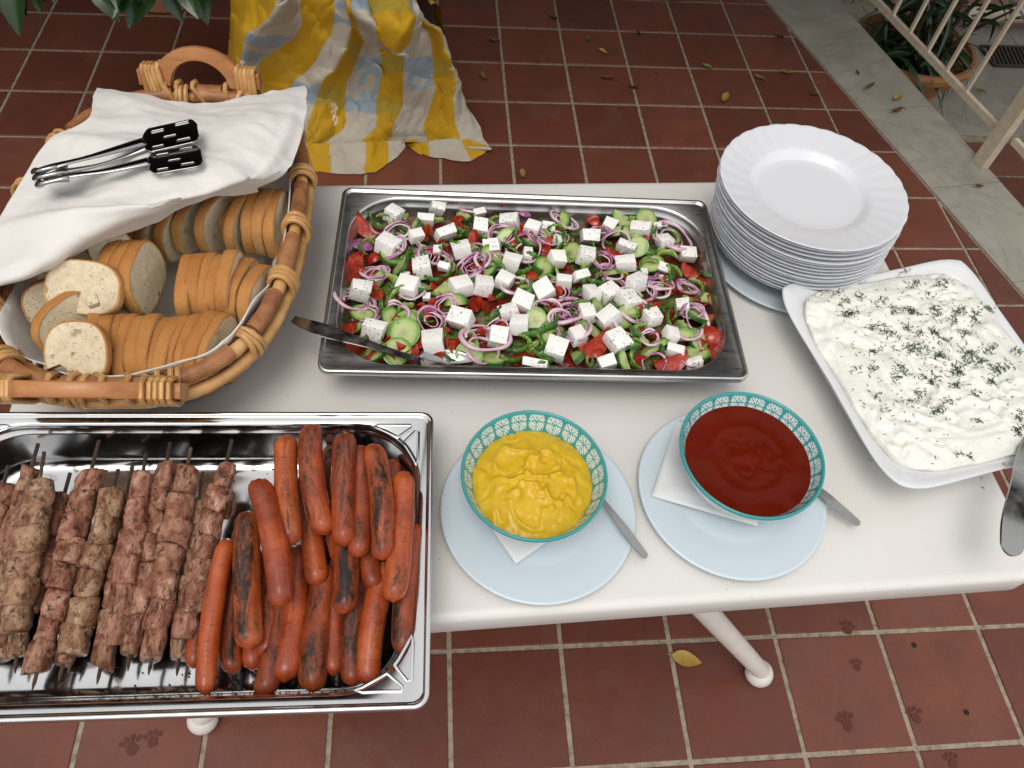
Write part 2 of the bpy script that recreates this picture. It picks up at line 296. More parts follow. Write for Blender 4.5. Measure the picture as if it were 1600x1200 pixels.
q=NM('white_leg_paint',rough=.4); c=q.ramp(q.noise(30,3),[(.3,(.62,.59,.54)),(.7,(.70,.67,.62))]); c=q.mix(q.ramp(q.noise(110,3),[(.70,0),(.74,.9)]),c,(.05,.045,.04)); q.set('Base Color',c); MT['leg']=q.m
q=NM('terracotta_pot',rough=.8,spec=.2); n1=q.noise(14,5); q.set('Base Color',q.ramp(n1,[(.3,(.26,.115,.05)),(.7,(.40,.21,.10))])); q.bump(q.noise(120,3),.3,.001); MT['pot']=q.m
q=NM('dark_soil',rough=.95,spec=.1); q.set('Base Color',q.ramp(q.noise(60,4),[(.3,(.02,.013,.008)),(.7,(.07,.04,.025))])); q.bump(q.noise(90,4),1.0,.008); MT['soil']=q.m
def leafm(k,a,b,rough=.28):
    q=NM(k,rough=rough,spec=.5); n1=q.noise(30,3); q.set('Base Color',q.mix(q.rnd(),q.ramp(n1,[(.3,a),(.7,b)]),tuple(x*.6 for x in a))); MT[k]=q.m
leafm('glossy_green_leaf',(.009,.036,.006),(.026,.082,.014)); leafm('dark_succulent_leaf',(.012,.04,.015),(.035,.085,.035),.35)
leafm('dry_yellow_leaf',(.30,.17,.03),(.46,.32,.06),.6); leafm('dry_brown_leaf',(.06,.022,.010),(.16,.07,.025),.7); leafm('fallen_green_leaf',(.10,.13,.03),(.25,.24,.06),.6)
q=NM('bark',rough=.9,spec=.1); q.set('Base Color',q.ramp(q.noise(50,4),[(.3,(.05,.03,.018)),(.7,(.13,.085,.05))])); MT['bark']=q.m
q=NM('printed_canvas',rough=.8,spec=.2); c=q.attr('Col').outputs['Color']; c=q.mix(q.ramp(q.noise(7,4),[(.5,0),(.75,.18)]),c,(.22,.17,.10)); q.set('Base Color',c); q.bump(q.math('ADD',q.noise(14,4),q.math('MULTIPLY',q.noise(800,1),.02)),.3,.012); MT['canvas']=q.m
q=NM('beige_plaster',rough=.9,spec=.1); q.set('Base Color',q.ramp(q.noise(3,4),[(.3,(.36,.31,.25)),(.7,(.44,.39,.31))])); MT['plaster']=q.m
q=NM('dark_timber',rough=.8,spec=.1); q.set('Base Color',q.ramp(q.noise(6,4),[(.3,(.045,.03,.02)),(.7,(.09,.06,.04))])); MT['timber']=q.m
q=NM('garden_soil_and_grass',rough=.95,spec=.1); q.set('Base Color',q.ramp(q.noise(2,5),[(.3,(.03,.05,.018)),(.7,(.10,.10,.05))])); MT['garden']=q.m
q=NM('rose_plaster',rough=.85,spec=.2); q.set('Base Color',q.ramp(q.noise(12,4),[(.3,(.26,.15,.12)),(.7,(.34,.21,.17))])); MT['rose']=q.m
q=NM('wet_stain',rough=.42,spec=.3); q.set('Base Color',(.092,.024,.014)); MT['stain']=q.m
simple('drain_iron',(.06,.04,.035),.6,.3); simple('black_hole',(.012,.010,.009),.9); simple('oil_brown',(.03,.012,.006),.4)
# ================================================================== SETTING
TS, TPHI, TOX, TOY = 0.22118, 0.03675, 0.03744, 1.94907       # tile pitch, turn, grid origin
GW = 0.0095
ct, st_ = math.cos(TPHI), math.sin(TPHI)
def tile_xy(c, r): return (TOX+TS*(c*ct-r*st_), TOY+TS*(c*st_+r*ct))
def line_x(y, a, b):                                           # x on the line a-b at height y
    return a[0]+(b[0]-a[0])*(y-a[1])/(b[1]-a[1])
SL = ((1.0950,2.2420),(1.4950,0.7640)); SR = ((1.4020,2.2120),(1.6500,1.1100))
def clip(P, side):
    """keep the part of polygon P left (side=-1) or right of the strip's near edge"""
    out=[]
    f=lambda p: (line_x(p[1],*SL)-p[0]) if side<0 else (p[0]-line_x(p[1],*SL))
    for i in range(len(P)):
        a,b=P[i-1],P[i]; fa,fb=f(a),f(b)
        if (fa>=0)!=(fb>=0):
            t=fa/(fa-fb); out.append((a[0]+(b[0]-a[0])*t,a[1]+(b[1]-a[1])*t))
        if fb>=0: out.append(b)
    return out
def slab(g, P, z0, z1, bev=0.0015):
    """thin tile: bevelled prism over polygon P"""
    n=len(P); cx=sum(p[0] for p in P)/n; cy=sum(p[1] for p in P)/n
    def ins(d): 
        return [(p[0]+(cx-p[0])/max(1e-6,math.hypot(p[0]-cx,p[1]-cy))*d*1.4, p[1]+(cy-p[1])/max(1e-6,math.hypot(p[0]-cx,p[1]-cy))*d*1.4) for p in P]
    g.rings([[(p[0],p[1],z0) for p in P],[(p[0],p[1],z1-bev) for p in P],[(p[0],p[1],z1) for p in ins(bev)]],cap1=True)

patio = empty('patio_floor'); tag(patio, kind='structure')
g=G(); P=[(-9,-7),(line_x(-7,*SL)-.0,-7),(line_x(9,*SL),9),(-9,9)]
g.add([(p[0],p[1],-0.0032) for p in P]+[(p[0],p[1],-0.42) for p in P],[(0,1,2,3),(0,4,5,1),(1,5,6,2),(2,6,7,3),(3,7,4,0)])
g.build('grout_bed', MT['grout'], patio, smooth=False)
h=(TS-GW)/2
g=G(); slab(g,[(-h,-h),(h,-h),(h,h),(-h,h)],-.012,0.0); tile_me=g.mesh('tile',MT['tile'],smooth=False)
far=G(); ntile=0
tr=random.Random(3)
for c in range(-40,9):
    for r in range(-36,30):
        x,y=tile_xy(c+.5,r-.5)
        if x>line_x(y,*SL)+.2: continue
        px,py=proj((x,y,0))
        near=-130<px<1730 and -110<py<1310
        corners=[(x+a*ct-b*st_, y+a*st_+b*ct) for a,b in ((-h,-h),(h,-h),(h,h),(-h,h))]
        cut=any(p[0]>line_x(p[1],*SL)-.006 for p in corners)
        dz=tr.uniform(-.0007,.0005)
        if not cut:
            if near:
                o=place('tile',tile_me,patio,(x,y,dz),(tr.uniform(-.003,.003),tr.uniform(-.003,.003),TPHI+tr.uniform(-.004,.004))); ntile+=1
            elif abs(x)<5.5 and -4.5<y<6.5: slab(far,corners,-.012,dz)
        else:
            Q=clip([(p[0]+.008,p[1]) for p in corners],-1); Q=[(p[0]-.008,p[1]) for p in Q]
            if len(Q)<3: continue
            A=abs(sum(Q[i-1][0]*Q[i][1]-Q[i][0]*Q[i-1][1] for i in range(len(Q))))/2
            if A<2e-5: continue
            if near:
                g=G(); cx=sum(p[0] for p in Q)/len(Q); cy=sum(p[1] for p in Q)/len(Q)
                slab(g,[(p[0]-cx,p[1]-cy) for p in Q],-.012,0,.0008); g.build('tile',MT['tile'],patio,(cx,cy,dz),smooth=False); ntile+=1
            elif abs(y)<6: slab(far,Q,-.012,dz,.0008)
o=far.build('tile_field',MT['tile'],patio,smooth=False); o['kind']='stuff'
# paw prints, drill holes
def blob(g,x,y,rx,ry,a,z,n=14,rnd=R):
    V=[(x,y,z)]; ca,sa=math.cos(a),math.sin(a)
    for i in range(n):
        k=1+rnd.uniform(-.22,.22); u=rx*k*math.cos(2*pi*i/n); v=ry*k*math.sin(2*pi*i/n); V.append((x+u*ca-v*sa,y+u*sa+v*ca,z))
    g.add(V,[(0,i+1,(i+1)%n+1) for i in range(n)])
for (px,py,a,s) in ((1325,1132,.2,1.0),(1325,985,-.3,.9),(1432,1122,.1,.9),(205,1170,.4,1.0),(238,1160,.2,.9),(1340,1042,.0,.7),(1490,1192,.1,.8)):
    p=at(px,py,.0018); g=G(); q_=random.Random(int(px*7+py))
    blob(g,p.x,p.y,.010*s,.011*s,a,.0016,rnd=q_)
    for k in range(4):
        b=a+pi/2+(k-1.5)*.55; blob(g,p.x+.019*s*math.cos(b),p.y+.019*s*math.sin(b),.0055*s,.0040*s,b,.0016,rnd=q_)
    g.build('paw_print',MT['stain'],patio,smooth=False)
for (px,py) in ((1428,1008),(1510,1113)):
    p=at(px,py,0); g=G(); g.lathe([(.0055,.0010),(.0042,.0016),(.0028,.0012),(.0024,.0008),(.0001,.0008)],16); g.build('drill_hole',MT['black_hole'],patio,(p.x,p.y,0))

# raised marble edge of the terrace
strip=empty('marble_edge'); tag(strip,kind='structure')
ys=[-6,-3.4,-1.9,-.9,-.2,.33,.76,1.155,1.55,1.945,2.36,2.8,3.6,4.8,6.5,9]
for i in range(len(ys)-1):
    a,b=ys[i]+.001,ys[i+1]-.001
    sl=.045
    P=[(line_x(a,*SL),a),(line_x(a,*SR),a+sl),(line_x(b,*SR),b+sl),(line_x(b,*SL),b)]
    g=G(); cx,cy=P[0]; slab(g,[(p[0]-cx,p[1]-cy) for p in P],-.41,.003+.0004*(i%2),.0012); g.build('slab',MT['marble'],strip,(cx,cy,0),smooth=False)

# lower level beyond the edge
LZ=-.40
lower=empty('lower_path'); tag(lower,kind='structure')
g=G(); g.add([(1.3,-6,LZ-.003),(7,-6,LZ-.003),(7,8,LZ-.003),(1.0,8,LZ-.003)],[(0,1,2,3)]); g.build('grout_bed',MT['grout'],lower,smooth=False)
for c in range(0,12):
    for r in range(0,14):
        x=2.041+TS*(c-1+.5)+.02*0; y=1.955-TS*(r+.5)+.035*(c-1)*.22
        g=None; place('tile',tile_me,lower,(x,y,LZ),(0,0,TPHI))
for i,(x0,x1) in enumerate(((1.2,1.9),(1.9,2.6),(2.6,3.3),(3.3,4.0))):
    for j,(y0,y1) in enumerate(((1.955,2.48),(2.483,2.97))):
        g=G(); cx,cy=(x0+x1)/2,(y0+y1)/2
        slab(g,[(x0+.002-cx,y0+x0*.02-cy),(x1-cx,y0+x1*.02-cy),(x1-cx,y1+x1*.02-cy),(x0+.002-cx,y1+x0*.02-cy)],-.03,.004+.0005*((i+j)%2),.001); g.build('slab',MT['marble'],lower,(cx,cy,LZ),smooth=False)
# drain and step
dr=empty('drain_grate',at(1590,92,LZ)); dr.rotation_euler=(0,0,.05); tag(dr,'rusty floor drain grate set beside the rose step','drain')
g=G(); g.bar((-.16,-.075,.008),(.36,-.075,.008),.014,.012); g.bar((-.16,.085,.008),(.36,.085,.008),.014,.012); g.bar((-.16,-.07,.008),(-.16,.08,.008),.012,.011); g.build('frame',MT['drain_iron'],dr,smooth=False)
gb=G(); gb.bar((0,-.068,0),(.03,.078,0),.009,.010); bme=gb.mesh('bar',MT['drain_iron'],smooth=False)
for i in range(23): place('bar',bme,dr,(-.15+.021*i,0,.008))
p=at(1575,66,LZ); stp=empty('garden_step',(p.x,p.y,LZ)); stp.rotation_euler=(0,0,.04); tag(stp,kind='structure')
g=G(); g.tube([(-.22,.12,.075),(2.4,.12,.075)],.04,14); g.build('nosing',MT['cream'],stp)
g=G(); g.box((1.09,.55,.05),(2.60,.82,.13)); g.build('riser',MT['rose'],stp,smooth=False)

# ground out to the horizon, then an out-of-frame wall and roof, added to shade the back of the terrace
g=G(); g.add([(-120,-120,-.425),(120,-120,-.425),(120,120,-.425),(-120,120,-.425)],[(0,1,2,3)]); tag(g.build('garden_ground',MT['garden'],smooth=False),kind='structure')
hw=G(); hw.box((-1.5,4.5,1.4),(13,.3,3.65)); hw.box((-3.4,2.0,1.22),(.3,4.68,2.44)); tag(hw.build('unseen_shade_wall',MT['plaster'],smooth=False),kind='structure')  # added walls out of view, block skylight from the back and left
rf=G(); rf.box((-2.2,2.55,2.50),(11.5,3.6,.12)); 
for i in range(12): rf.box((-7.6+i*.98,2.55,2.39),(.09,3.55,.10))
tag(rf.build('unseen_shade_roof',MT['timber'],smooth=False),kind='structure')  # added roof out of view, keeps skylight off the back tiles

# railing on the marble edge
rail=empty('metal_railing',(1.60,1.27,.0)); tag(rail,'cream painted metal railing standing on the marble edge','railing')
RL=rail.location
def rx(y): return line_x(y,(1.432,2.057),(1.600,1.333))
def bar_part(name,a,b,w,h,mat='cream',up=(0,0,1)):
    a=Vector(a);b=Vector(b);g=G();g.bar(a-RL,b-RL,w,h,up=up); return g.build(name,MT[mat],rail,smooth=False)
dirv=Vector((rx(2)-rx(1),1,0)).normalized(); ZV=Vector((0,0,1))
bar_part('bottom_rail',(rx(1.30),1.30,.12),(rx(3.2),3.2,.12),.016,.022)
bar_part('bottom_rail',(rx(1.26)+.02,1.255,.118),(rx(.2)+.02,.2,.118),.016,.022)
bar_part('top_rail',(rx(.2),.2,.92),(rx(3.2),3.2,.92),.035,.028)
for y in (2.052,1.942,1.830,1.718,1.605,1.492,2.165,2.278,2.39,2.5,2.61,2.72,1.14,1.03,.92,.81,.7):
    x=rx(y)+(.02 if y<1.3 else 0)
    bar_part('baluster',(x,y,.131),(x,y,.906),.011,.011,up=dirv)
for (x,y) in ((1.606,1.285),(rx(3.0),3.0)):
    bar_part('post',(x,y,.004),(x,y,.906),.048,.030,up=dirv.cross(ZV))
    bar_part('post_flange',(x+.012,y+.001,.006),(x+.012,y+.001,.906),.0015,.034,up=dirv.cross(ZV))

# pot with plant on the lower path
PC=Vector((1.745,2.165,LZ)); pot=empty('plant_pot',PC); tag(pot,'wide terracotta pot standing below the marble edge','plant pot')
g=G(); g.lathe([(.001,.004),(.13,.004),(.135,.03),(.115,.05),(.105,.075),(.135,.095),(.155,.10),(.165,.115),(.158,.13),(.215,.215),(.235,.262),(.245,.265),(.249,.285),(.24,.298),(.225,.298),(.218,.285),(.205,.24),(.001,.235)],56); g.build('bowl',MT['pot'],pot)
g=G(); g.grid(lambda u,v:(.208*v*math.cos(2*pi*u),.208*v*math.sin(2*pi*u),.238+.02*fbm((u*6,v*3,1),1)*(v<.95)),40,10); g.build('soil',MT['soil'],pot)
def leaf_mesh(name,L,W,mat,curl=.25,fold=.25,nu=5,nv=7,tipp=1.0):
    g=G()
    def f(u,v):
        w=W/2*(math.sin(pi*min(1,v**.8*.98+.02))**.8)*(1-.25*v*tipp); x=(u*2-1)*w
        return (x, L*v, -curl*L*v*v + fold*abs(x))
    g.grid(f,nu,nv); return g.mesh(name,MT[mat],sharp=0)
lm_dark=leaf_mesh('leaf',.13,.032,'dark_succulent_leaf',.35,.3); lm_long=leaf_mesh('leaf',.20,.026,'glossy_green_leaf',.7,.3); lm_gl=leaf_mesh('leaf',.115,.074,'glossy_green_leaf',.3,.35)
def leaves_on(root,pts,meshes,rnd):
    for (p,az,el,roll,sc) in pts:
        place('leaf',rnd.choice(meshes),root,p,Euler((el,roll,az),'XYZ'),(sc,)*3)
pr=random.Random(5)
pl=empty('potted_plant',PC+Vector((0,0,.235))); tag(pl,'dark leafy plant growing in the wide terracotta pot','plant')
g=G()
stems=[]
for k in range(9):
    a=2*pi*k/9+pr.uniform(-.3,.3); r=pr.uniform(.02,.1); hh=pr.uniform(.12,.5); ln=pr.uniform(.05,.22)
    P=polyline([(r*math.cos(a),r*math.sin(a),-.02),((r+ln*.3)*math.cos(a),(r+ln*.3)*math.sin(a),hh*.5),((r+ln)*math.cos(a),(r+ln)*math.sin(a),hh)],8); stems.append(P); g.tube(P,[.012-.0011*i for i in range(8)],6)
P=polyline([(-.02,.05,-.02),(.0,.09,.3),(.05,.1,.75),(.1,.12,1.2)],10); g.tube(P,[.034-.0015*i for i in range(10)],8); stems.append(P)
P=polyline([(.08,.09,-.02),(.11,.12,.4),(.17,.12,.9)],10); g.tube(P,[.028-.0015*i for i in range(10)],8); stems.append(P)
g.build('trunk',MT['bark'],pl)
pts=[]
for k in range(250):
    S=pr.choice(stems); i=pr.randrange(2,len(S)); b=S[i]+Vector((pr.uniform(-.04,.04),pr.uniform(-.04,.04),pr.uniform(-.03,.03))); 
    pts.append((b,pr.uniform(0,2*pi),pr.uniform(-.6,.8),pr.uniform(-.4,.4),pr.uniform(.6,1.15)))
for k in range(60):
    a=pr.uniform(2.4,5.2); r=pr.uniform(.09,.17); pts.append(((r*math.cos(a),r*math.sin(a),pr.uniform(.02,.07)),pr.uniform(0,2*pi),pr.uniform(.0,.9),pr.uniform(-.3,.3),pr.uniform(.5,.9)))
leaves_on(pl,pts,[lm_dark,lm_dark,lm_long],pr)
pts=[]
for k in range(12):
    a=pr.uniform(-.9,.5); pts.append(((.17*math.cos(a),.17*math.sin(a),.06),a-pi/2,-pr.uniform(.3,1.0),pr.uniform(-.3,.3),pr.uniform(.8,1.2)))
leaves_on(pl,pts,[lm_long],pr)
# bright shrub at the top right corner
sh=empty('garden_shrub',(2.75,2.05,LZ)); tag(sh,'glossy green shrub with narrow leaves beside the step','plant')
sr=random.Random(11); g=G(); tips=[]
for k in range(14):
    a=sr.uniform(0,2*pi); P=polyline([(0,0,0),(.05*math.cos(a),.05*math.sin(a),.35),(.2*math.cos(a),.2*math.sin(a),.6+sr.uniform(0,.35))],7); g.tube(P,[.014-.0015*i for i in range(7)],6); tips.append(P)
g.build('trunk',MT['bark'],sh)
pts=[]
for k in range(200):
    S=sr.choice(tips); b=S[sr.randrange(3,7)]+Vector((sr.uniform(-.07,.07),sr.uniform(-.07,.07),sr.uniform(-.06,.06))); pts.append((b,sr.uniform(0,2*pi),sr.uniform(-.9,.5),sr.uniform(-.4,.4),sr.uniform(.7,1.1)))
leaves_on(sh,pts,[lm_long,lm_long,lm_gl],sr)
# overhanging plant at the top left: a standing pot outside the frame with arching branches
tp=empty('arching_houseplant',(-1.15,2.05,0)); tag(tp,'glossy dark green plant whose leaf tips hang over the back tiles','plant')
g=G(); g.lathe([(.001,.004),(.13,.004),(.17,.28),(.185,.29),(.185,.33),(.165,.33),(.155,.29),(.001,.28)],40); g.build('pot',MT['pot'],tp)
g=G(); TPL=tp.location; tips=[]
targets=[(25,18,.42),(45,20,.40),(65,8,.42),(150,20,.40),(185,10,.42),(205,20,.40),(235,24,.38),(262,22,.40),(285,10,.42),(305,18,.38),(120,-10,.45),(90,-25,.5),(220,-30,.5),(270,-35,.5),(20,-30,.5)]
ps=random.Random(2)
for (px,py,z) in targets:
    e=at(px,py,z)-TPL; e.z=z
    P=polyline([(ps.uniform(-.04,.04),ps.uniform(-.04,.04),.27),(e.x*.3,e.y*.3,.62),(e.x*.75,e.y*.75+.05,z+.16),(e.x,e.y+.06,z+.05)],9); g.tube(P,[.008-.0006*i for i in range(9)],6); tips.append((P,e))
g.build('trunk',MT['bark'],tp)
for P,e in tips:
    for k in range(3):
        a=pi+ps.uniform(-.7,.7)*(.5+.5*k)
        place('leaf',lm_gl,tp,P[-1-k]+Vector((0,0,.0)),Euler((-.35+ps.uniform(-.35,.2),ps.uniform(-.5,.5),a),'XYZ'),(ps.uniform(.8,1.1),)*3)

# fallen leaves on the tiles
def fallen(name,mat,L,W,curl,seed):
    r=random.Random(seed); g=G()
    def f(u,v):
        w=W/2*math.sin(pi*min(1,v**.85*.97+.03))**.9; x=(u*2-1)*w
        return (x*math.cos(curl*2*abs(u-.5)), L*(v-.5), .003+curl*abs(x)*.9+curl*.25*L*(2*v-1)**2+.002*r.random())
    g.grid(f,5,9); g.tube([(0,-L/2,.004+curl*.25*L),(0,-L/2-.012,.003)],.0009,5)
    return g.mesh(name,MT[mat],sharp=0)
FL={'y':fallen('fallen_leaf','dry_yellow_leaf',.052,.026,.55,1),'b':fallen('fallen_leaf','dry_brown_leaf',.05,.022,.9,2),'g':fallen('fallen_leaf','fallen_green_leaf',.05,.028,.5,3),'Y':fallen('fallen_leaf','dry_yellow_leaf',.060,.032,.2,4)}
LEAVES=[('y',1072,1031,1.3,1.0,'Y','yellow fallen leaf on the tiles in front of the table'),
('b',863,31,.9,.9,'','dark curled leaf near the top of the tiled floor'),('b',773,67,1.5,1.0,'','brown leaf lying across a grout joint beside the yellow cloth'),('b',839,97,0,.7,'','small black curled leaf one tile away from the yellow cloth'),
('y',756,122,.4,.9,'','olive leaf on the tile nearest to the yellow cloth'),('g',919,62,.2,.7,'','small greenish leaf standing upright above the orange leaf'),('y',943,83,.8,.8,'','orange curled leaf in the middle of the back tiles'),('b',947,125,1.4,1.1,'','long brown leaf below the orange leaf'),
('b',997,55,.3,.7,'','black curled leaf straight behind the salad pan'),('b',988,139,1.4,.8,'','thin brown leaf across a grout joint'),('b',1025,115,.3,.35,'','tiny black leaf scrap on the tiles'),('g',1104,106,.9,.9,'','pale green leaf at the corner of a tile'),
('y',1131,156,-.5,1.1,'','yellow curved leaf behind the plate stack'),('y',1185,123,1.0,.9,'','yellow brown leaf on a grout corner near the marble'),('y',1229,116,1.4,1.0,'','narrow yellow leaf touching the marble edge joint'),('b',1215,59,.6,1.0,'','brown curled leaf close to the marble edge'),
('y',1053,2,1.5,1.1,'','yellow leaf cut off at the far grout line'),('y',1145,1,1.3,.9,'','small yellow leaf on the farthest grout line'),('y',816,274,.1,.8,'','yellow crescent leaf just behind the table'),('b',1269,150,1.0,.8,'','dark brown leaf between plate stack and marble'),
('b',1339,116,.2,.6,'m','small dark leaf alone on the marble slab'),('b',1357,138,-.9,1.1,'m','narrow brown leaf in the middle of the marble slab'),('y',1401,155,-.9,1.0,'m','yellow leaf on the marble beside the pot'),('b',1399,176,1.9,1.1,'m','brown leaf lying on a joint of the marble edge'),
('b',1529,293,1.6,.7,'m','brown leaf scrap on the marble below the railing post'),('y',1529,143,.8,1.0,'l','yellow leaf on the lower path behind the railing')]
for i,(k,px,py,a,sc,fl,lab) in enumerate(LEAVES):
    z={'m':.006,'l':LZ+.006}.get(fl,.001); p=at(px,py,z)
    o=place('fallen_leaf',FL['Y' if fl=='Y' else k],None,p,(0,.1*math.sin(i*3),a+ (0 if i%2 else pi)),(sc,)*3); tag(o,lab,'leaf','fallen leaves on the terrace')
# ================================================================== TABLE
TZ=.72; TYAW=.068
TX=Vector((math.cos(TYAW),math.sin(TYAW),0)); TYV=Vector((-math.sin(TYAW),math.cos(TYAW),0))
pl_,pr_=at(20,620,TZ),at(1378,394,TZ); pb_=at(790,285.5,TZ); pf_=at(1140,936,TZ)
hx=((pr_-pl_).dot(TX))/2; cx_=((pr_+pl_)/2).dot(TX); hy=((pb_-pf_).dot(TYV))/2; cy_=((pb_+pf_)/2).dot(TYV)
TC=TX*cx_+TYV*cy_
table=empty('folding_table',(TC.x,TC.y,0),(0,0,TYAW)); tag(table,'white plastic table with rounded edges and splayed tube legs','table')
g=G(); rs=[]
for (ins,z) in ((.03,-.05),(.008,-.048),(.003,-.044),(0,-.036),(0,-.008),(.002,-.003),(.006,-.0005),(.012,0),(.016,0),(.020,0)):
    rs.append(rrect(2*hx+.004-2*ins,2*hy+.004-2*ins,.028-min(.02,ins*.6),6,TZ+z))
g.rings(rs,cap0=True,cap1=True); g.build('tabletop',MT['table'],table,sharp=50)
inv=Matrix.Rotation(-TYAW,4,'Z')@Matrix.Translation(-table.location)
fr=inv@at(1188,1050,.03); fl_=inv@at(315,1122,.03)
for (fx,fy,tx_,ty_) in ((fr.x,fr.y,fr.x-.42,fr.y+.10),(fl_.x,fl_.y,fl_.x+.42,fl_.y+.10),(fr.x,-fr.y-.06,fr.x-.30,-fr.y-.16),(fl_.x,-fl_.y-.06,fl_.x+.30,-fl_.y-.16)):
    g=G(); a=Vector((fx,fy,.036)); b=Vector((tx_,ty_,TZ-.055)); d=(b-a)
    g.tube([a+d*t for t in (.0,.2,.6,1)],[.017,.0185,.021,.023],16); lg=g.build('leg',MT['leg'],table)
    g=G(); V,F=ico(3); g.add([Vector((p.x*.027,p.y*.027,p.z*.027 if p.z>-.8 else -.8*.027))+Vector((fx,fy,.0225)) for p in V],F); g.build('foot',MT['leg'],lg)
g=G(); g.bar((-hx*.5,fr.y+.10,TZ-.065),(hx*.5,fr.y+.10,TZ-.065),.03,.026); g.bar((-hx*.5,-fr.y-.16,TZ-.065),(hx*.5,-fr.y-.16,TZ-.065),.03,.026); g.build('frame',MT['leg'],table,smooth=False)

# ================================================================== STEEL PANS
def gn_pan(name,depth,mat,emb=False):
    W,D=.53,.325; g=G(); rs=[]; N=10
    def L(ins,z,r): rs.append(rrect(W-2*ins,D-2*ins,r,N,z))
    L(.0015,-.009,.013); L(0,-.008,.0145); L(0,-.0015,.0145); L(.001,0,.0135); L(.0035,.0002,.012); L(.005,-.0008,.011); L(.0062,-.0028,.0105); L(.0075,-.003,.010)
    L(.0135,-.003,.072); L(.0155,-.0045,.071); L(.0163,-.007,.070); L(.0166,-.012,.070); L(.0195,-.0145,.068); L(.0205,-.017,.067)
    L(.028,-depth+.016,.060); L(.031,-depth+.006,.057); L(.037,-depth+.0012,.052); L(.045,-depth,.045); L(.052,-depth-.00005,.042); L(.058,-depth-.00005,.04)
    g.rings(rs,cap1=True)
    return g.mesh(name,MT[mat],sharp=60)
SPAN_Z=.785
span=empty('salad_pan',(0,0,TZ)); tag(span,'deep steel catering pan holding the Greek salad','pan')
place('body',gn_pan('body',.064,'steel'),span,(0,0,SPAN_Z-TZ))
TRX,TRY,TRYAW=-.3865,-.3835,.0175
tray=empty('meat_tray',(TRX,TRY,TZ),(0,0,TRYAW)); tag(tray,'shiny steel tray of grilled meat hanging over the table front','pan')
place('body',gn_pan('body',.064,'steel2'),tray,(0,0,.065))
# pressed corners of the tray
for sx in (1,-1):
    for sy in (1,-1):
        g=G(); c=Vector((sx*.265,sy*.1625,.0622))
        def Q(a,b): return (c.x-sx*a,c.y-sy*b,.0626)
        for T in (((.017,.026),(.017,.062),(.0185,.069),(.0215,.062),(.030,.046),(.0335,.0405),(.031,.0375),(.021,.0255)),((.026,.017),(.062,.017),(.069,.0185),(.062,.0215),(.046,.030),(.0405,.0335),(.0375,.031),(.0255,.021))):
            g.tube([Q(*t) for t in T],.0016,8,loop=True,flat=.28,up=(0,0,1))
        g.build('corner_pressing',MT['steel2'],tray)
# ================================================================== BREAD BASKET
BX,BY=-.477,.030; HX,HY=.171,.255; BN=2.75
basket=empty('bread_basket',(BX,BY,TZ)); tag(basket,'brown wicker bread basket with two wooden handles','basket')
def contour(t, k=1.0, n=BN, dx=0.0):
    c,s=math.cos(t),math.sin(t)
    return (math.copysign(abs(c)**(2/n),c)*(HX*k+dx), math.copysign(abs(s)**(2/n),s)*(HY*k+dx))
def ctr_path(k,z,n=72,dx=0.0,wob=0.0,ph=0):
    # even spacing along the contour
    T=[2*pi*i/720 for i in range(720)]; P=[contour(t,k,dx=dx) for t in T]; L=[0]
    for i in range(1,721): L.append(L[-1]+math.hypot(P[i%720][0]-P[i-1][0],P[i%720][1]-P[i-1][1]))
    out=[]; j=0
    for i in range(n):
        s=L[-1]*i/n
        while L[j+1]<s: j+=1
        f=(s-L[j])/(L[j+1]-L[j]); a=P[j]; b=P[(j+1)%720]
        out.append(Vector((a[0]+(b[0]-a[0])*f,a[1]+(b[1]-a[1])*f,z+wob*math.sin(i*2*pi/n*5+ph))))
    return out
br=random.Random(4)
RIMZ=.118
# rim: brown cane outer rods in pieces between light joints, plus second rod underneath
def rod(name,k,z,r,mat,dx=0,n=96): 
    g=G(); g.tube(ctr_path(k,z,n,dx),[r*(1+.06*math.sin(i*1.7)) for i in range(n)],10,loop=True); return g.build(name,MT[mat],basket)
def wallk(z): return .72+.262*min(1,max(0,z/.108))**.62
rod('rim_rod',1.0,RIMZ-.004,.0078,'rattan'); rod('rim_rod',1.0,RIMZ-.022,.0075,'rattan',.006); rod('rim_rod',.99,RIMZ-.018,.006,'cane',-.012)
NP=120; rim=ctr_path(1.0,RIMZ,NP)
segs=[]
i=0
starts=list(range(0,NP,8))
for k,s in enumerate(starts):
    P=[rim[(s+j)%NP] for j in range(1,7)]
    if k%3!=1 or True:
        g=G(); g.tube(P,[.0096*(1+.05*br.uniform(-1,1)) for _ in P],12); g.build('cane_sleeve',MT['cane'],basket)
def ringwrap(p,t,r,thick,tilt,n=16,sq=.62,out=None):
    """one strand wound round the rim rods at p"""
    x=Vector((0,0,1)).cross(t).normalized(); z=Vector((0,0,1)); P=[]
    for a in range(n):
        b=2*pi*a/n; P.append(p+x*(r*math.cos(b))+z*(r*1.35*math.sin(b)-.010)+t*(tilt*math.sin(b)+tilt*.3*math.cos(b)))
    return P
for s in starts:
    t=(rim[(s+1)%NP]-rim[s-1]).normalized()
    for k,off in enumerate((-.0068,.0002,.0070)):
        g=G(); g.tube(ringwrap(rim[s]+t*off,t,.0155+.001*br.uniform(-1,1),.003,br.uniform(.001,.004)*(-1 if br.random()<.3 else 1)),.0036,7,loop=True,flat=.9); g.build('binding',MT['rattan'],basket)
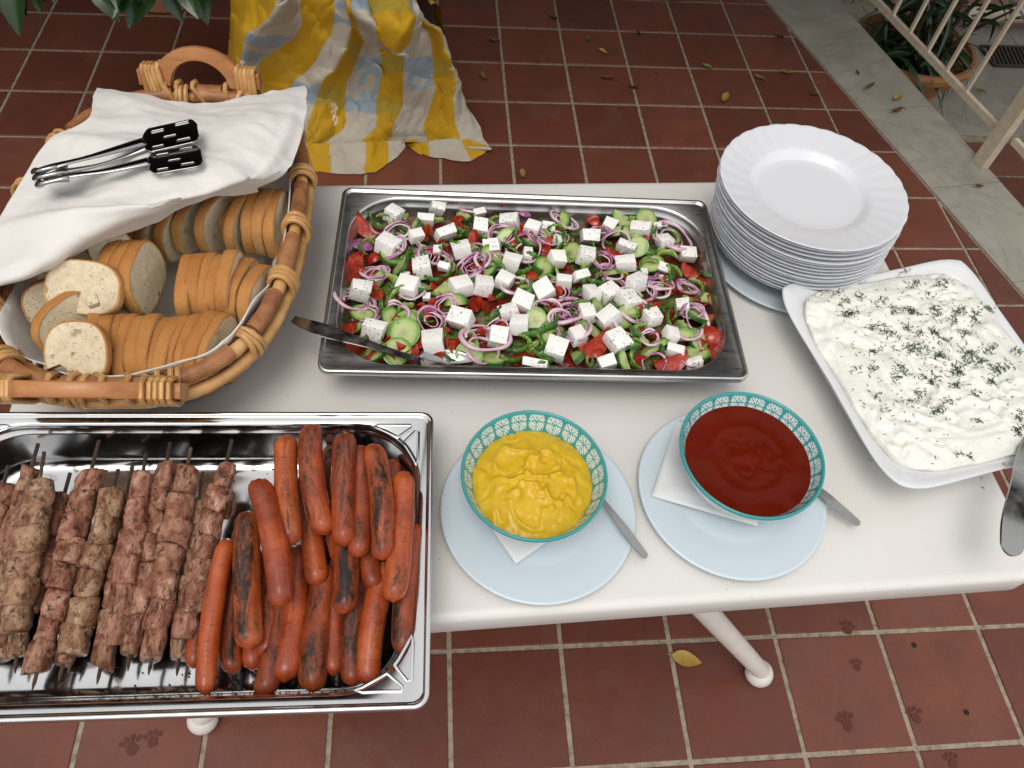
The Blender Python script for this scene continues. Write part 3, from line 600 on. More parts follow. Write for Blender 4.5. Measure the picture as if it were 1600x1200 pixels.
# side wall: stakes and woven rods
for k,z,r in ((.985,.004,.006),(.98,.018,.0045),(.975,.034,.0042),(.975,.050,.0042),(.975,.066,.0042),(.98,.082,.0042)):
    n=160; P=ctr_path(wallk(z),z,n); 
    for i,p in enumerate(P):
        a=math.atan2(p.y,p.x); o=.0042*math.sin(i*pi/2.5+(z*400)); p.x+=o*math.cos(a); p.y+=o*math.sin(a)
    g=G(); g.tube(P,r,7,loop=True); g.build('woven_rod',MT['rattan' if r<.005 else 'cane'],basket)
top=ctr_path(.985,RIMZ-.01,64); bot=ctr_path(.72,.003,64); mid=ctr_path(wallk(.05),.05,64)
for i in range(64):
    a,b=bot[i],top[i]; s=br.uniform(-.006,.006)
    if i%4==0:
        g=G(); g.tube(polyline([a,mid[i],b],7),[.0095]*7,9); g.build('post',MT['cane'],basket)
    else:
        g=G(); g.tube(polyline([a,mid[i]+Vector((s,s,0)),b],7),.0042,7); g.build('stake',MT['rattan'],basket)
g=G(); P=ctr_path(.725,.0,60); g.add([(0,0,.004)]+[(p.x,p.y,.004) for p in P],[(0,i+1,(i+1)%60+1) for i in range(60)]); g.build('base',MT['cane'],basket)
# wooden handles with their wrappings
def handle(cx,y,z0,yaw,lean,k_):
    M=Matrix.Translation((cx,y,z0))@Matrix.Rotation(yaw,4,'Z')@Matrix.Rotation(lean,4,'X')@Matrix.Diagonal((k_,1.0,k_,1.0))
    W=.105; outer=[];inner=[]
    n=40
    for i in range(n+1):
        x=-W+2*W*i/n; ax=abs(x)
        k=max(0,1-(ax/.074)**2); outer.append((x,.030+.040*(k**.75 if k>0 else 0)))
        k2=max(0,1-(ax/.052)**2); inner.append((x,.002+.046*(k2**.55 if k2>0 else 0)))
    th=.0085; g=G(); rs=[]
    for o,i_ in zip(outer,inner):
        b=.002
        rs.append([M@Vector(p) for p in ((o[0],-th+b,o[1]),(o[0],-th,o[1]-b),(i_[0],-th,i_[1]+b),(i_[0],-th+b,i_[1]),(i_[0],th-b,i_[1]),(i_[0],th,i_[1]+b),(o[0],th,o[1]-b),(o[0],th-b,o[1]))])
    g.rings(rs,cap0=True,cap1=True); h=g.build('handle',MT['wood'],basket,sharp=50)
    for side in (-1,1):
        for k in range(5):
            x=side*(.068+.0068*k)+br.uniform(-.0006,.0006); sl=br.uniform(.004,.010)*(-1 if side<0 else -.2); zz=.0325 if k>0 else .036
            P=[(x,-.0115,zz-.001),(x-sl*.3,-.013,.015),(x-sl,-.015,-.016),(x-sl,-.006,-.032),(x-sl,.012,-.030),(x-sl*.6,.0145,-.01),(x,.0115,zz-.001),(x,.0075,zz+.0035),(x,-.0075,zz+.0035)]
            g=G(); g.tube([M@Vector(p) for p in P],.0034,7,loop=True,flat=.85); g.build('wrapping',MT['rattan'],h)
    for x,s in ((-.040,.010),(-.012,.016),(.045,.003),(-.06,.012)):
        P=[(x,-.0135,.004),(x+s,-.0165,-.016),(x+s*1.3,-.012,-.034),(x+s,.012,-.030),(x,.014,-.008),(x-.001,.008,.008),(x-.001,-.006,.009)]
        g=G(); g.tube([M@Vector(p) for p in P],.0036,7,loop=True); g.build('binding',MT['rattan'],basket)
    g=G(); g.tube([M@Vector((-.012,-.001,-.012)),M@Vector((.036,-.001,-.012))],.0145,12); g.build('cane_sleeve',MT['cane'],basket)
handle(.005,HY+.010,RIMZ+.006,0.0,-.30,.80)
hp=at(150,606,TZ+.125)
handle(hp.x-BX-.006,-HY-.006,RIMZ+.002,pi+.0,-.60,.95)

# ------------------------------------------------------------------ cloths
liner=G()
def lin(u,v):
    t=2*pi*u; s=v; kk=s*(.932+.015*math.sin(3*t+1.0)+.012*math.sin(7*t)+.055*max(0,math.cos(t+.80))**4+.02*max(0,math.cos(t+2.6))**4); x,y=contour(t,kk)
    front=max(0,math.sin(t+pi)); rt=max(0,math.cos(t))
    hgt=.075+.022*math.sin(3*t+1.0)+.012*math.sin(7*t)+.03*max(0,math.cos(t+.75))**3
    z=.010+.108*max(0,(min(kk,.975)-.70)/.262)**1.61+.004*max(0,math.cos(t+.80))**4*s**6
    fr_w=max(0,math.cos(t+.80))**2
    if kk>.80: z=max(z,z+(fr_w**.5)*((.112-.24*max(0,.985-kk))-z)) if fr_w>0 else z
    k=1-.025*max(0,(s-.6)/.4)*(1+.8*math.sin(9*t)); x*=k; y*=k
    w=.004*fbm((x*14,y*14,3),1,3)*(1 if s>.2 else .5)
    return (x+w,y+w*.6,z+w*1.2)
liner.grid(lin,160,40); lo=liner.build('bread_liner_cloth',MT['cotton'],None,(BX,BY,TZ),sharp=0); tag(lo,'white cloth lining the inside of the bread basket','cloth')
sm=lo.modifiers.new('thickness','SOLIDIFY'); sm.thickness=.0016

def P3(px,py,z): return at(px,py,z)
ctrl=[[(152,140,.846),(215,152,.856),(300,166,.855),(400,152,.855),(476,136,.85)],
[(145,153,.872),(215,165,.880),(305,181,.876),(400,166,.880),(480,149,.873)],
[(140,186,.896),(225,198,.905),(308,205,.905),(400,196,.905),(474,190,.885)],
[(72,228,.888),(185,238,.907),(300,248,.910),(392,240,.906),(462,240,.880)],
[(30,292,.878),(150,303,.903),(262,308,.908),(362,290,.902),(452,262,.880)],
[(-8,360,.872),(95,352,.896),(205,340,.898),(318,303,.892),(434,277,.876)],
[(-50,445,.855),(38,428,.874),(160,371,.878),(288,317,.876),(405,289,.868)],
[(-56,458,.838),(32,440,.858),(158,381,.862),(288,325,.862),(404,296,.856)]]
F=patch([[P3(*p) for p in r] for r in ctrl])
def cover(u,v):
    p=F(u,v); e=min(1,4*min(u,1-u)+.25)
    w=.005*fbm((p.x*9+p.y*5,p.y*16,1.0),1,4)+.003*(1-abs(fbm((p.x*14+p.y*6,p.y*20,4.0),1,2))*2)+.004*math.sin(38*(p.x*.35+p.y)+4*fbm((p.x*5,p.y*5,0),1,2))*(.35+.65*v)
    f1=.010*math.exp(-((v-.40-.12*u)/.035)**2)*max(0,1-u*1.5)       # long folds
    f2=.008*math.exp(-((u-.86-.05*math.sin(6*v))/.035)**2)*min(1,3*v)*(1-v*.6); f3=.006*math.exp(-((v-.72+.10*u)/.03)**2)
    return p+Vector((w*.4,w*.3,(w*.8+f1+f2+f3)*e))
g=G(); g.grid(cover,110,110); cv=g.build('napkin',MT['cotton'],None,sharp=0); tag(cv,'white cotton napkin draped over the bread under the tongs','napkin')
sm=cv.modifiers.new('thickness','SOLIDIFY'); sm.thickness=.0022; sm.offset=-1

# ------------------------------------------------------------------ serving tongs
tongs=empty('serving_tongs',at(175,245,.921)); tag(tongs,'chrome serving tongs with slotted ends resting on the napkin','tongs')
def slotted(a,b,c,parent,name):
    """slotted blade: a,b near/far middle points, c half width vector"""
    nu,nv=50,35; V=[];keep=[]
    for j in range(nv):
        for i in range(nu):
            u=i/(nu-1); v=2*j/(nv-1)-1; w=1.0
            if u<.14: w=.45+.55*math.sin(pi/2*u/.14)
            if u>.88: w*=math.sqrt(max(.0,1-((u-.88)/.12)**2*.75))
            V.append(a.lerp(b,u)+c*(v*w)+Vector((0,0,.0012*v*v)))
    F=[]
    slots=((.16,.38,.62),(.62,.86,.78),(.36,.60,.0),(.14,.34,-.70),(.60,.84,-.55))
    for j in range(nv-1):
        for i in range(nu-1):
            u=(i+.5)/(nu-1); v=2*(j+.5)/(nv-1)-1
            if any(s0<u<s1 and abs(v-sv)<.085 for s0,s1,sv in slots): continue
            F.append((j*nu+i,j*nu+i+1,(j+1)*nu+i+1,(j+1)*nu+i))
    g=G(); g.add(V,F); o=g.world(name,MT['chrome'],parent,sharp=0); m=o.modifiers.new('thickness','SOLIDIFY'); m.thickness=.0014; return o
z1=.928;z2=.924
A1,B1=at(224,222,z1),at(309,203,z1+.004); slotted(A1,B1,(at(262,195,z1)-at(267,227,z1))*.56,tongs,'blade')
A2,B2=at(232,257,z2),at(315,243,z2+.002); slotted(A2,B2,(at(270,233,z2)-at(275,264,z2))*.54,tongs,'blade')
def ribbon(P,w,flat,name,mat):
    g=G(); g.tube(polyline(P,26),[w*(.75+.25*math.cos(2*pi*i/25)) for i in range(26)],10,flat=flat,up=(0,0,1)); return g.world(name,MT[mat],tongs,sharp=0)
ribbon([at(62,268,.924),at(90,258,.932),at(150,243,.931),at(226,221,z1)],.0075,.35,'arm','chrome')
ribbon([at(70,281,.921),at(110,274,.926),at(170,266,.925),at(233,252,z2)],.0075,.35,'arm','chrome')
ribbon([at(92,270,.926),at(150,259,.923),at(200,243,.922),at(232,230,.924)],.0045,.6,'arm_edge','cutlery')
for k,(px,py) in enumerate(((62,266),(64,276),(68,286))):
    ribbon([at(px-6,py+2,.920),at(px,py,.931-.002*k),at(px+22,py-5,.932-.002*k),at(px+38,py-8,.926)],.0058,.75,'spring_end','cutlery')

# ------------------------------------------------------------------ bread
def slice_parts(w,h,t,seed,notch=0.0):
    r=random.Random(seed); n=34; prof=[]
    for i in range(n):
        a=2*pi*i/n; c,s=math.cos(a),math.sin(a)
        x=math.copysign(abs(c)**.80,c)*w/2; z=math.copysign(abs(s)**(.85 if s>0 else .55),s)*h/2
        k=1+.02*mnoise.noise(Vector((c*2+seed,s*2,seed*.7)))
        if notch and -2.75<((a+pi)%(2*pi)-pi)<-1.95: k*=1-notch
        prof.append((x*k,z*k))
    yw=lambda x,z,s: .0011*mnoise.noise(Vector((x*60,z*60,seed*3+s)))
    g=G()
    for s in (-1,1):
        rs=[[(p[0]*q*.985,s*t/2+yw(p[0]*q,p[1]*q,s),p[1]*q*.985) for p in prof] for q in (1,.75,.45)]
        rs.append([(0,s*t/2,0)]*n) ; 
        V=[p for rr in rs[:3] for p in rr]+[(0,s*t/2,0)]; F=[]
        for k in range(2):
            for j in range(n): F.append((k*n+j,k*n+(j+1)%n,(k+1)*n+(j+1)%n,(k+1)*n+j))
        for j in range(n): F.append((2*n+j,2*n+(j+1)%n,3*n))
        g.add(V,F)
    crumb=g.mesh('bread_slice',MT['crumb'])
    g=G(); bulge=.0006
    rs=[]
    for (k,y) in ((.955,-t/2-.0004),(1.0,-t/2-.0003),(1.012,-t*.3),(1.015,0),(1.012,t*.3),(1.0,t/2+.0003),(.955,t/2+.0004)):
        rs.append([(p[0]*k,y+(yw(p[0],p[1],1 if y>0 else -1) if abs(y)>t*.4 else 0),p[1]*k) for p in prof])
    g.rings(rs); crust=g.mesh('crust',MT['crust'],sharp=0)
    return crumb,crust
SL_={}
for i in range(4): SL_[i]=slice_parts(.090,.070,.0150,i+1)
SL_['big']=slice_parts(.086,.062,.013,8,.05); SL_['notch']=slice_parts(.064,.066,.013,9,.42); SL_['thin']=slice_parts(.088,.066,.0120,10); SL_['wide']=slice_parts(.084,.068,.0145,12); SL_['small']=slice_parts(.050,.060,.012,13)
def bread(kind,px,py,ztop,yaw,tilt,label,drop=.035,roll=0.0):
    """upright slice whose crust top centre shows at the pixel"""
    cr_,cu=SL_[kind]; M=Euler((tilt,roll,yaw),'XYZ').to_matrix()
    p=at(px,py-20,ztop)-M@Vector((0,0,drop))
    k1,k2=br.uniform(.93,1.05),br.uniform(.94,1.06); p=p+Vector((0,br.uniform(-.003,.003),0))
    o=place('bread_slice',cr_,None,p,Euler((tilt+br.uniform(-.07,.07),roll+br.uniform(-.05,.05),yaw+br.uniform(-.05,.05)),'XYZ'),(k1,br.uniform(.82,1.02),k2)); place('crust',cu,o)
    tag(o,label,'bread slice','bread slices in the basket'); return o
nb='white bread slice, '
H=pi/2
xs=[140,158,175,191,208,224,241,257,273,290,308,327]
for i,x in enumerate(xs):
    bread([0,1,2,3][i%4] if i<11 else 'thin',x,[532,536,540,542,543,544,544,544,543,541,538,533][i],.842+.003*math.sin(i*1.9),H+[.22,.17,.12,.08,.04,.0,-.02,-.05,-.08,-.12,-.17,-.22][i],0,f'{nb}{ORD[i+1]} from the left in the row nearest the front handle',roll=.0)
for i,(x,y,zt,yw,k) in enumerate(((287,441,.842,.02,0),(304,441,.842,.0,1),(320,442,.842,-.02,2),(335,441,.844,-.03,3),(351,436,.856,-.10,0),(372,441,.846,-.12,1),(398,446,.845,-.24,2))):
    bread(k,x,y,zt,H+yw,0,f'{nb}{ORD[i+1]} from the left in the short middle row',roll=.03*i if i>4 else 0)
for i,(x,y,zt,yw,k) in enumerate(((183,362,.832,-.55,1),(203,360,.835,-.50,0),(224,360,.838,-.45,1),(245,358,.840,-.42,2),(267,354,.842,-.38,3),(292,349,.845,-.32,0),(330,347,.850,-.36,'wide'),(352,352,.832,-.30,'small'),(370,347,.846,-.18,2),(390,348,.846,-.12,1),(408,349,.845,-.08,3),(427,352,.842,-.03,0))):
    bread(k,x,y-13,zt,H+yw,0,f'{nb}{ORD[i+1]} from the left in the back row beside the napkin edge',roll=(.10 if i==6 else 0))
def face(kind,px,py,z,yaw,tilt,label,roll=0.0):
    cr_,cu=SL_[kind]; o=place('bread_slice',cr_,None,at(px,py,z),Euler((tilt,roll,yaw),'XYZ')); place('crust',cu,o); tag(o,label,'bread slice','bread slices in the basket'); return o
face('big',133,449,.848,-.10,-.95,'wide oval bread slice lying with its pale crumb side up')
face('big',118,420,.828,-.02,-.78,'bread slice leaning behind the wide crumb-up slice')
face('wide',120,398,.838,.75,-.30,'bread slice leaning just under the napkin near the basket rim')
face('small',176,394,.842,.62,-.75,'small bread end piece tucked under the napkin edge')
face('wide',188,424,.822,H-.10,-.10,'bread slice standing behind the half-round slice in the middle',.0)
face('wide',206,428,.824,H-.12,-.14,'bread slice next to the half-round slice, its crust side up',.0)
face(0,222,432,.826,H-.06,-.13,'half-round bread slice showing its crumb beside the bare cloth',.0)
face('wide',112,508,.822,H-.55,-.35,'bread slice standing upright behind the notched slice')
face('notch',122,549,.848,.06,-.95,'notched bread slice facing up at the front of the basket')
face('big',100,472,.812,.3,-.5,'bread slice mostly hidden beneath the wide crumb-up slice')
g=bevel_box(.012,.014,.010,.003,2,.0015); o=g.build('bread_scrap',MT['crumb'],None,at(146,470,.868),(.3,.2,.5)); tag(o,'small torn scrap of bread on the wide slice','bread scrap')
# ================================================================== SALAD
def c5(x,y): return (480+x*.29163, 270+y*.29163)
def c6(x,y): return (820+x*.29157, 270+y*.29157)
SR_=random.Random(21)
def hs(x,y):                                     # height of the salad surface
    e=min((.235-abs(x))/.05,(.135-abs(y))/.05); e=max(0,min(1,e))
    return .7640+.008*e+.005*fbm((x*16,y*16,2),1,2)
def on_salad(px,py,dz=0):
    p=at(px,py,.765)
    for _ in range(3): p=at(px,py,hs(p.x,p.y)+dz)
    return p
g=G()
def bedf(u,v):
    P=rrect(.478,.273,.055,10); 
    return None
rr_=rrect(1,1,.16,10)
bed=[]
V=[];F=[];NR=26;n=len(rr_)
dense=[]
for i in range(n):
    a,b=Vector(rr_[i]),Vector(rr_[(i+1)%n]); m=6 if (b-a).length>.1 else 1
    for k in range(m): dense.append(a.lerp(b,k/m))
n=len(dense)
for j in range(NR):
    s=1-j/NR
    for p in dense:
        x,y=p.x*.482*s,p.y*.277*s; V.append((x,y,hs(x,y)-.013+.008*fbm((x*45,y*45,5),1,3)))
V.append((0,0,hs(0,0)-.012))
for j in range(NR-1):
    for i in range(n): F.append((j*n+i,j*n+(i+1)%n,(j+1)*n+(i+1)%n,(j+1)*n+i))
for i in range(n): F.append(((NR-1)*n+i,(NR-1)*n+(i+1)%n,NR*n))
g.add(V,F); tag(g.build('salad_mix',MT['bed'],None,sharp=0),kind='stuff')

# shared shapes
FETA=[]
for i in range(7):
    r=random.Random(50+i); g=bevel_box(1.0*r.uniform(.92,1.1),1.0*r.uniform(.85,1.08),r.uniform(.72,.95),.035,2,.055,r)
    FETA.append(g.mesh('feta_cube',MT['feta'],sharp=50,k=.027))
def tomato_mesh(i):
    r=random.Random(70+i); ang=r.uniform(.9,1.35); g=G(); rr=.5; nu,nv=12,10
    def f(u,v):
        a=(u-.5)*ang; b=(v-.5)*pi*.98; k=rr*(1+.05*mnoise.noise(Vector((a*2+i,b*2,i))))
        return (k*math.cos(b)*math.cos(a)-.32,k*math.cos(b)*math.sin(a),k*.95*math.sin(b))
    g.grid(f,nu,nv,0)
    for side in (0,1):
        e=[f(side,j/(nv-1)) for j in range(nv)]; core=Vector((-.25+r.uniform(-.05,.05),0,0))
        V=[];m=5
        for j in range(nv):
            for k in range(m):
                t=k/(m-1); p=Vector(e[j]).lerp(Vector((core.x,0,e[j][2]*.75)),t); p.y+=(-1 if side else 1)*.05*math.sin(pi*t)*(1+.9*mnoise.noise(Vector((p.x*7,p.z*7,i+side*3)))); V.append(p)
        g.add(V,[(j*m+k,j*m+k+1,(j+1)*m+k+1,(j+1)*m+k) for j in range(nv-1) for k in range(m-1)],1)
    return g.mesh('tomato_wedge',[MT['tom_skin'],MT['tom_flesh']],sharp=45,k=.042)
TOM=[tomato_mesh(i) for i in range(6)]
def cuke_mesh(half,i):
    r=random.Random(90+i); R0=.0205; t=r.uniform(.0045,.0075); n=26; a1=pi if half else 2*pi
    A=[a1*j/(n-1 if half else n)+(0) for j in range(n)]; ell=r.uniform(.82,1.0)
    prof=[(R0*math.cos(a),R0*ell*math.sin(a)) for a in A]
    g=G()
    g.rings([[(x,y,-t/2) for x,y in prof],[(x*1.01,y*1.01,0) for x,y in prof],[(x,y,t/2) for x,y in prof]],0,closed=not half)
    for s in (1,-1):
        V=[];
        for k in (1,.93,.6,.25):
            V+=[(x*k,y*k,s*t/2+s*(.0002 if k<1 else 0)+(-.0006*s if k<.7 else 0)) for x,y in prof]
        V.append((0,0,s*t/2-.0004*s)); F=[]
        for k in range(3):
            for j in range(n-1 if half else n): F.append((k*n+j,k*n+(j+1)%n,(k+1)*n+(j+1)%n,(k+1)*n+j))
        for j in range(n-1 if half else n): F.append((3*n+j,3*n+(j+1)%n,4*n))
        g.add(V,F,1)
    if half: g.add([(-R0,0,-t/2),(R0,0,-t/2),(R0,0,t/2),(-R0,0,t/2)],[(0,1,2,3)],1)
    return g.mesh('cucumber_slice',[MT['cuke_rind'],MT['cuke_flesh']],sharp=40)
CUF=[cuke_mesh(False,i) for i in range(3)]; CUH=[cuke_mesh(True,i) for i in range(4)]
def ring_mesh(i,a0,a1):
    r=random.Random(110+i); g=G(); n=44; full=abs(a1-a0)>6.2
    P=[(math.cos(a)*(1+.05*math.sin(2*a+i)),math.sin(a)*(.86+.08*math.cos(3*a+i)),.05*math.sin(2*a+i*2)) for a in [a0+(a1-a0)*k/(n if full else n-1) for k in range(n)]]
    g.tube(P,[.10*(.85+.25*math.sin(k*.3+i)) for k in range(n)],8,loop=full,flat=1.2,up=(0,0,1)); return g.mesh('ring',MT['onion'],sharp=0,k=.022)
RING=[ring_mesh(0,0,2*pi),ring_mesh(1,0,2*pi),ring_mesh(2,.3,4.6),ring_mesh(3,0,3.3)]
def petal_mesh(i):
    g=G(); 
    def f(u,v): a=(u-.5)*1.7; k=math.sin(pi*min(1,.04+.95*v))**.7; return (.5*math.sin(a)*k,(v-.5)*1.0,.5*math.cos(a)*k-.25)
    g.grid(f,10,12); return g.mesh('onion_piece',MT['onion_skin'],sharp=0,k=.03)
PET=petal_mesh(0)
def pepper_mesh(i,span):
    r=random.Random(130+i); g=G(); n=22; rs=[]
    for k in range(n):
        a=-span/2+span*k/(n-1); e=math.sin(pi*k/(n-1))**.35 if 0<k<n-1 else .35
        w=.21*e*(1+.15*math.sin(k*.9+i)); t=.14*e*(1+.25*math.sin(k*1.3+i)); c=Vector((math.cos(a)*.8,math.sin(a)*(1.0),.06*math.sin(a*2+i))); d=Vector((math.cos(a),math.sin(a),0))
        rs.append([c+d*t+Vector((0,0,w*.5)),c+d*t*1.15,c+d*t-Vector((0,0,w*.5)),c-d*t*.6-Vector((0,0,w)),c-d*t-Vector((0,0,w*.3)),c-d*t*.8+Vector((0,0,w*.6)),c+Vector((0,0,w))])
    g.rings(rs,cap0=True,cap1=True)
    ns=7; me_m=[]
    for q_ in range(len(g.f)):
        j=q_%ns; me_m.append(0 if j in (0,1,6) else 1)
    g.m=me_m; return g.mesh('pepper_strip',[MT['pep_out'],MT['pep_in']],sharp=60,k=.018)
PEP=[pepper_mesh(0,2.0),pepper_mesh(1,2.7),pepper_mesh(2,1.4),pepper_mesh(3,3.6)]

KEEP=[]                                          # (kind, x, y, radius)
BIN={'feta':[],'tomato':[],'cucumber':[],'onion':[],'pepper':[]}
feta5=[(463,225,120,100,35),(697,190,95,75,0),(634,252,115,60,3),(922,215,80,50,-30),(928,288,110,95,3),(1085,262,120,90,5),(1205,297,100,95,25),(583,340,110,70,-35),(740,325,130,75,-30),(432,388,150,120,25),(827,412,110,95,-10),(990,387,120,75,3),(700,415,45,60,10),(612,510,115,130,-12),(733,505,85,45,20),(1093,478,115,95,20),(1182,438,55,90,5),(540,615,120,130,25),(532,553,50,45,10),(826,610,120,110,-25),(940,605,115,115,-5),(1055,580,115,95,30),(285,630,120,110,5),(640,665,50,30,0),(822,785,130,115,25),(1155,690,140,100,20),(1080,745,110,80,-20),(1135,815,110,110,10),(1022,880,125,110,5),(357,842,130,95,20),(675,905,130,140,-3),(1218,1020,140,55,8)]
feta6=[(128,288,100,55,5),(15,440,60,80,0),(97,630,120,130,-25),(350,340,140,80,-5),(450,283,85,100,20),(620,305,140,80,10),(713,285,45,35,0),(748,370,110,85,-20),(872,437,105,85,-5),(175,360,70,60,25),(172,465,120,95,-8),(325,445,105,110,5),(541,397,125,55,15),(541,487,120,85,0),(738,507,85,55,10),(210,580,95,65,5),(297,553,105,65,-20),(638,535,50,50,0),(595,590,120,95,-30),(357,650,85,115,-20),(450,645,115,110,-35),(553,685,140,120,-25),(335,752,85,110,-5),(447,780,130,110,-35),(683,777,115,95,-20),(842,718,80,100,3),(782,868,85,90,5),(805,957,100,65,20),(495,900,145,130,-30),(167,945,120,125,15),(280,875,90,110,-20),(440,1020,120,75,-12),(907,1028,100,65,-8)]
def SP(name,me,p,rot,sc,cat,kind):
    o=place(name,me,None,p,rot,sc); tag(o,None,cat); BIN[kind].append(o); return o
fi=0
for L,cf in ((feta5,c5),(feta6,c6)):
    for (x,y,w,h,a) in L:
        px,py=cf(x,y); s=(w*.55+h*.45)*.2916/1180*.98; s=max(.010,min(.029,s))*.93
        flatness=max(.55,min(1.0,(h/w)*1.15)) if w>60 else .8
        p=on_salad(px,py,s*.33)
        wx=w*.2916/1180*.90; wy=max(.011,min(.030,h*.2916/1180*.95))
        tilt=SR_.uniform(-.3,.28)+(.35 if h/w<.65 else 0); fi+=1
        o=SP('feta_cube',FETA[fi%7],p,Euler((tilt,SR_.uniform(-.3,.3),-rad(a)+SR_.uniform(-.1,.1)),'XYZ'),(max(.010,min(.028,wx*.89))/.027,wy*.89/.027,s*.95/.027),'feta cube','feta')
        o['specks']=SR_.choice([.05,.25,.5,.8,1.0]); KEEP.append(('f',p.x,p.y,s*.5))
def add_tom(px,py,w,h,rnd=SR_):
    s=max(.027,min(.056,(w+h)/2*.2916/1180*1.65)); p=on_salad(px,py,-.002)
    SP('tomato_wedge',rnd.choice(TOM),p,Euler((rnd.uniform(-.7,.7),rnd.choice([-1.5,.2,1.3,1.7])+rnd.uniform(-.5,.5),rnd.uniform(0,6.28)),'XYZ'),(s/.042,)*3,'tomato wedge','tomato')
def add_cuke(px,py,w,h,half=None,rnd=SR_):
    if half is None: half=rnd.random()<.5
    s=max(.85,min(1.35,1.2*max(w,h)*.2916/1180/.038)); p=on_salad(px,py,.0025)
    SP('cucumber_slice',rnd.choice(CUH if half else CUF),p,Euler((rnd.uniform(-.8,.9)-.1,rnd.uniform(-.7,.7),rnd.uniform(0,6.28)),'XYZ'),(s,s,s*1.1),'cucumber slice','cucumber')
def add_onion(px,py,r,k=None,rnd=SR_,flat=False):
    p=on_salad(px,py,.006); root=empty('onion_slice',p,Euler((rnd.uniform(-.45,.3),rnd.uniform(-.35,.35),rnd.uniform(0,6.28)),'XYZ'))
    tag(root,None,'onion slice'); BIN['onion'].append(root); r0=r*.2916/1180*1.12
    k=k or rnd.choice([1,1,2,2,3])
    typ=rnd.randrange(4)
    for i in range(k):
        rr=r0*(1-.19*i); place('ring',RING[(typ if rnd.random()<.7 else rnd.randrange(4)) if i else typ%2 if k>2 else typ],root,(rnd.uniform(-.0015,.0015),rnd.uniform(-.0015,.0015),-.0012*i),(0,0,rnd.uniform(-.4,.4)),(rr/.022,rr/.022,rr*.9/.022))
def add_pet(px,py,w,h):
    p=on_salad(px,py,.004); s=max(w,h)*.2916/1180; o=SP('onion_piece',PET,p,Euler((.1,-.2,1.3),'XYZ'),(s*.75/.03,s/.03,s*.5/.03),'onion piece','onion')
def add_pep(px,py,w,h,a=None,rnd=SR_):
    s=max(.013,min(.025,max(w,h)*.2916/1180*.66)); p=on_salad(px,py,.004)
    SP('pepper_strip',rnd.choice(PEP),p,Euler((rnd.uniform(-.5,.5),rnd.uniform(-.5,.5),rnd.uniform(0,6.28) if a is None else a),'XYZ'),(s/.018,s/.018,s*1.35/.018),'pepper strip','pepper')
for t in ((310,295,110,120),(270,500,150,110),(230,830,120,50),(250,940,130,100),(380,965,120,110),(770,565,70,60),(890,705,110,80),(965,715,100,90),(1030,180,130,80),(805,250,60,60),(1200,560,70,80),(1270,410,90,60),(800,920,120,120),(370,640,60,50),(580,1000,90,60),(1130,990,80,60),(1210,960,90,70),(530,490,70,50),(700,990,100,60),(480,640,60,80),(1110,380,60,60),(200,720,60,60),(460,995,80,50),(920,860,60,80),(220,560,60,60)): add_tom(*c5(t[0],t[1]),t[2],t[3])
for t in ((365,255,80,90),(120,410,110,80),(35,560,70,80),(625,365,90,40),(880,525,80,90),(985,690,110,70),(990,775,80,60),(1010,890,90,140),(370,925,140,130),(780,1020,150,90),(600,1020,80,70),(780,625,70,80),(930,900,60,60),(715,870,50,80),(50,970,80,60),(520,310,50,50),(980,960,70,90),(950,590,60,60),(300,900,60,60),(560,560,50,50),(940,470,60,60),(20,930,80,60)): add_tom(*c6(t[0],t[1]),t[2],t[3])
for t in ((855,215,80,100),(500,500,120,60),(345,560,110,90),(520,860,140,100),(480,960,90,120),(710,610,120,100),(600,610,90,90),(870,980,120,60),(1000,1000,80,90),(270,795,100,60),(1265,510,60,100),(1070,355,60,40),(1225,790,90,100),(440,450,90,60),(980,450,100,70),(1180,610,80,60)): add_cuke(*c5(t[0],t[1]),t[2],t[3])
for t in ((105,510,80,90),(915,755,75,140),(945,640,70,50),(700,945,90,140),(545,1005,100,90),(260,1000,60,100),(920,970,100,80),(990,545,60,110),(250,430,80,100),(440,540,70,60),(610,855,80,60),(350,845,90,60),(570,350,60,40),(525,235,130,50),(600,400,60,40),(190,265,60,60),(850,900,60,100),(650,250,70,40),(680,490,50,50)): add_cuke(*c6(t[0],t[1]),t[2],t[3])
for t in ((870,185,60,2),(880,500,85,4),(740,710,65,3),(670,790,72,4),(1150,400,80,1),(950,880,110,4),(260,680,95,4),(440,390,95,2),(560,640,60,2),(690,450,80,3),(1040,330,70,2),(380,540,60,2),(470,760,70,2),(1180,420,70,1),(330,760,60,1),(1270,740,65,2),(640,440,60,3),(400,290,60,1)): add_onion(*c5(t[0],t[1]),t[2],t[3])
for t in ((215,255,80,3),(790,340,115,3),(420,465,60,3),(720,630,65,3),(870,610,60,4),(130,740,75,2),(230,740,95,4),(260,830,90,2),(900,810,100,1),(660,500,80,2),(540,800,80,1),(590,740,70,2),(870,840,80,2),(640,640,60,2),(390,320,50,1),(480,590,60,2),(180,620,60,2),(700,800,70,1)): add_onion(*c6(t[0],t[1]),t[2],t[3])
add_pet(*c5(290,385),130,70); add_pet(*c5(1160,215),90,70); add_pet(*c6(290,645),60,50); add_pet(*c6(560,330),60,40)
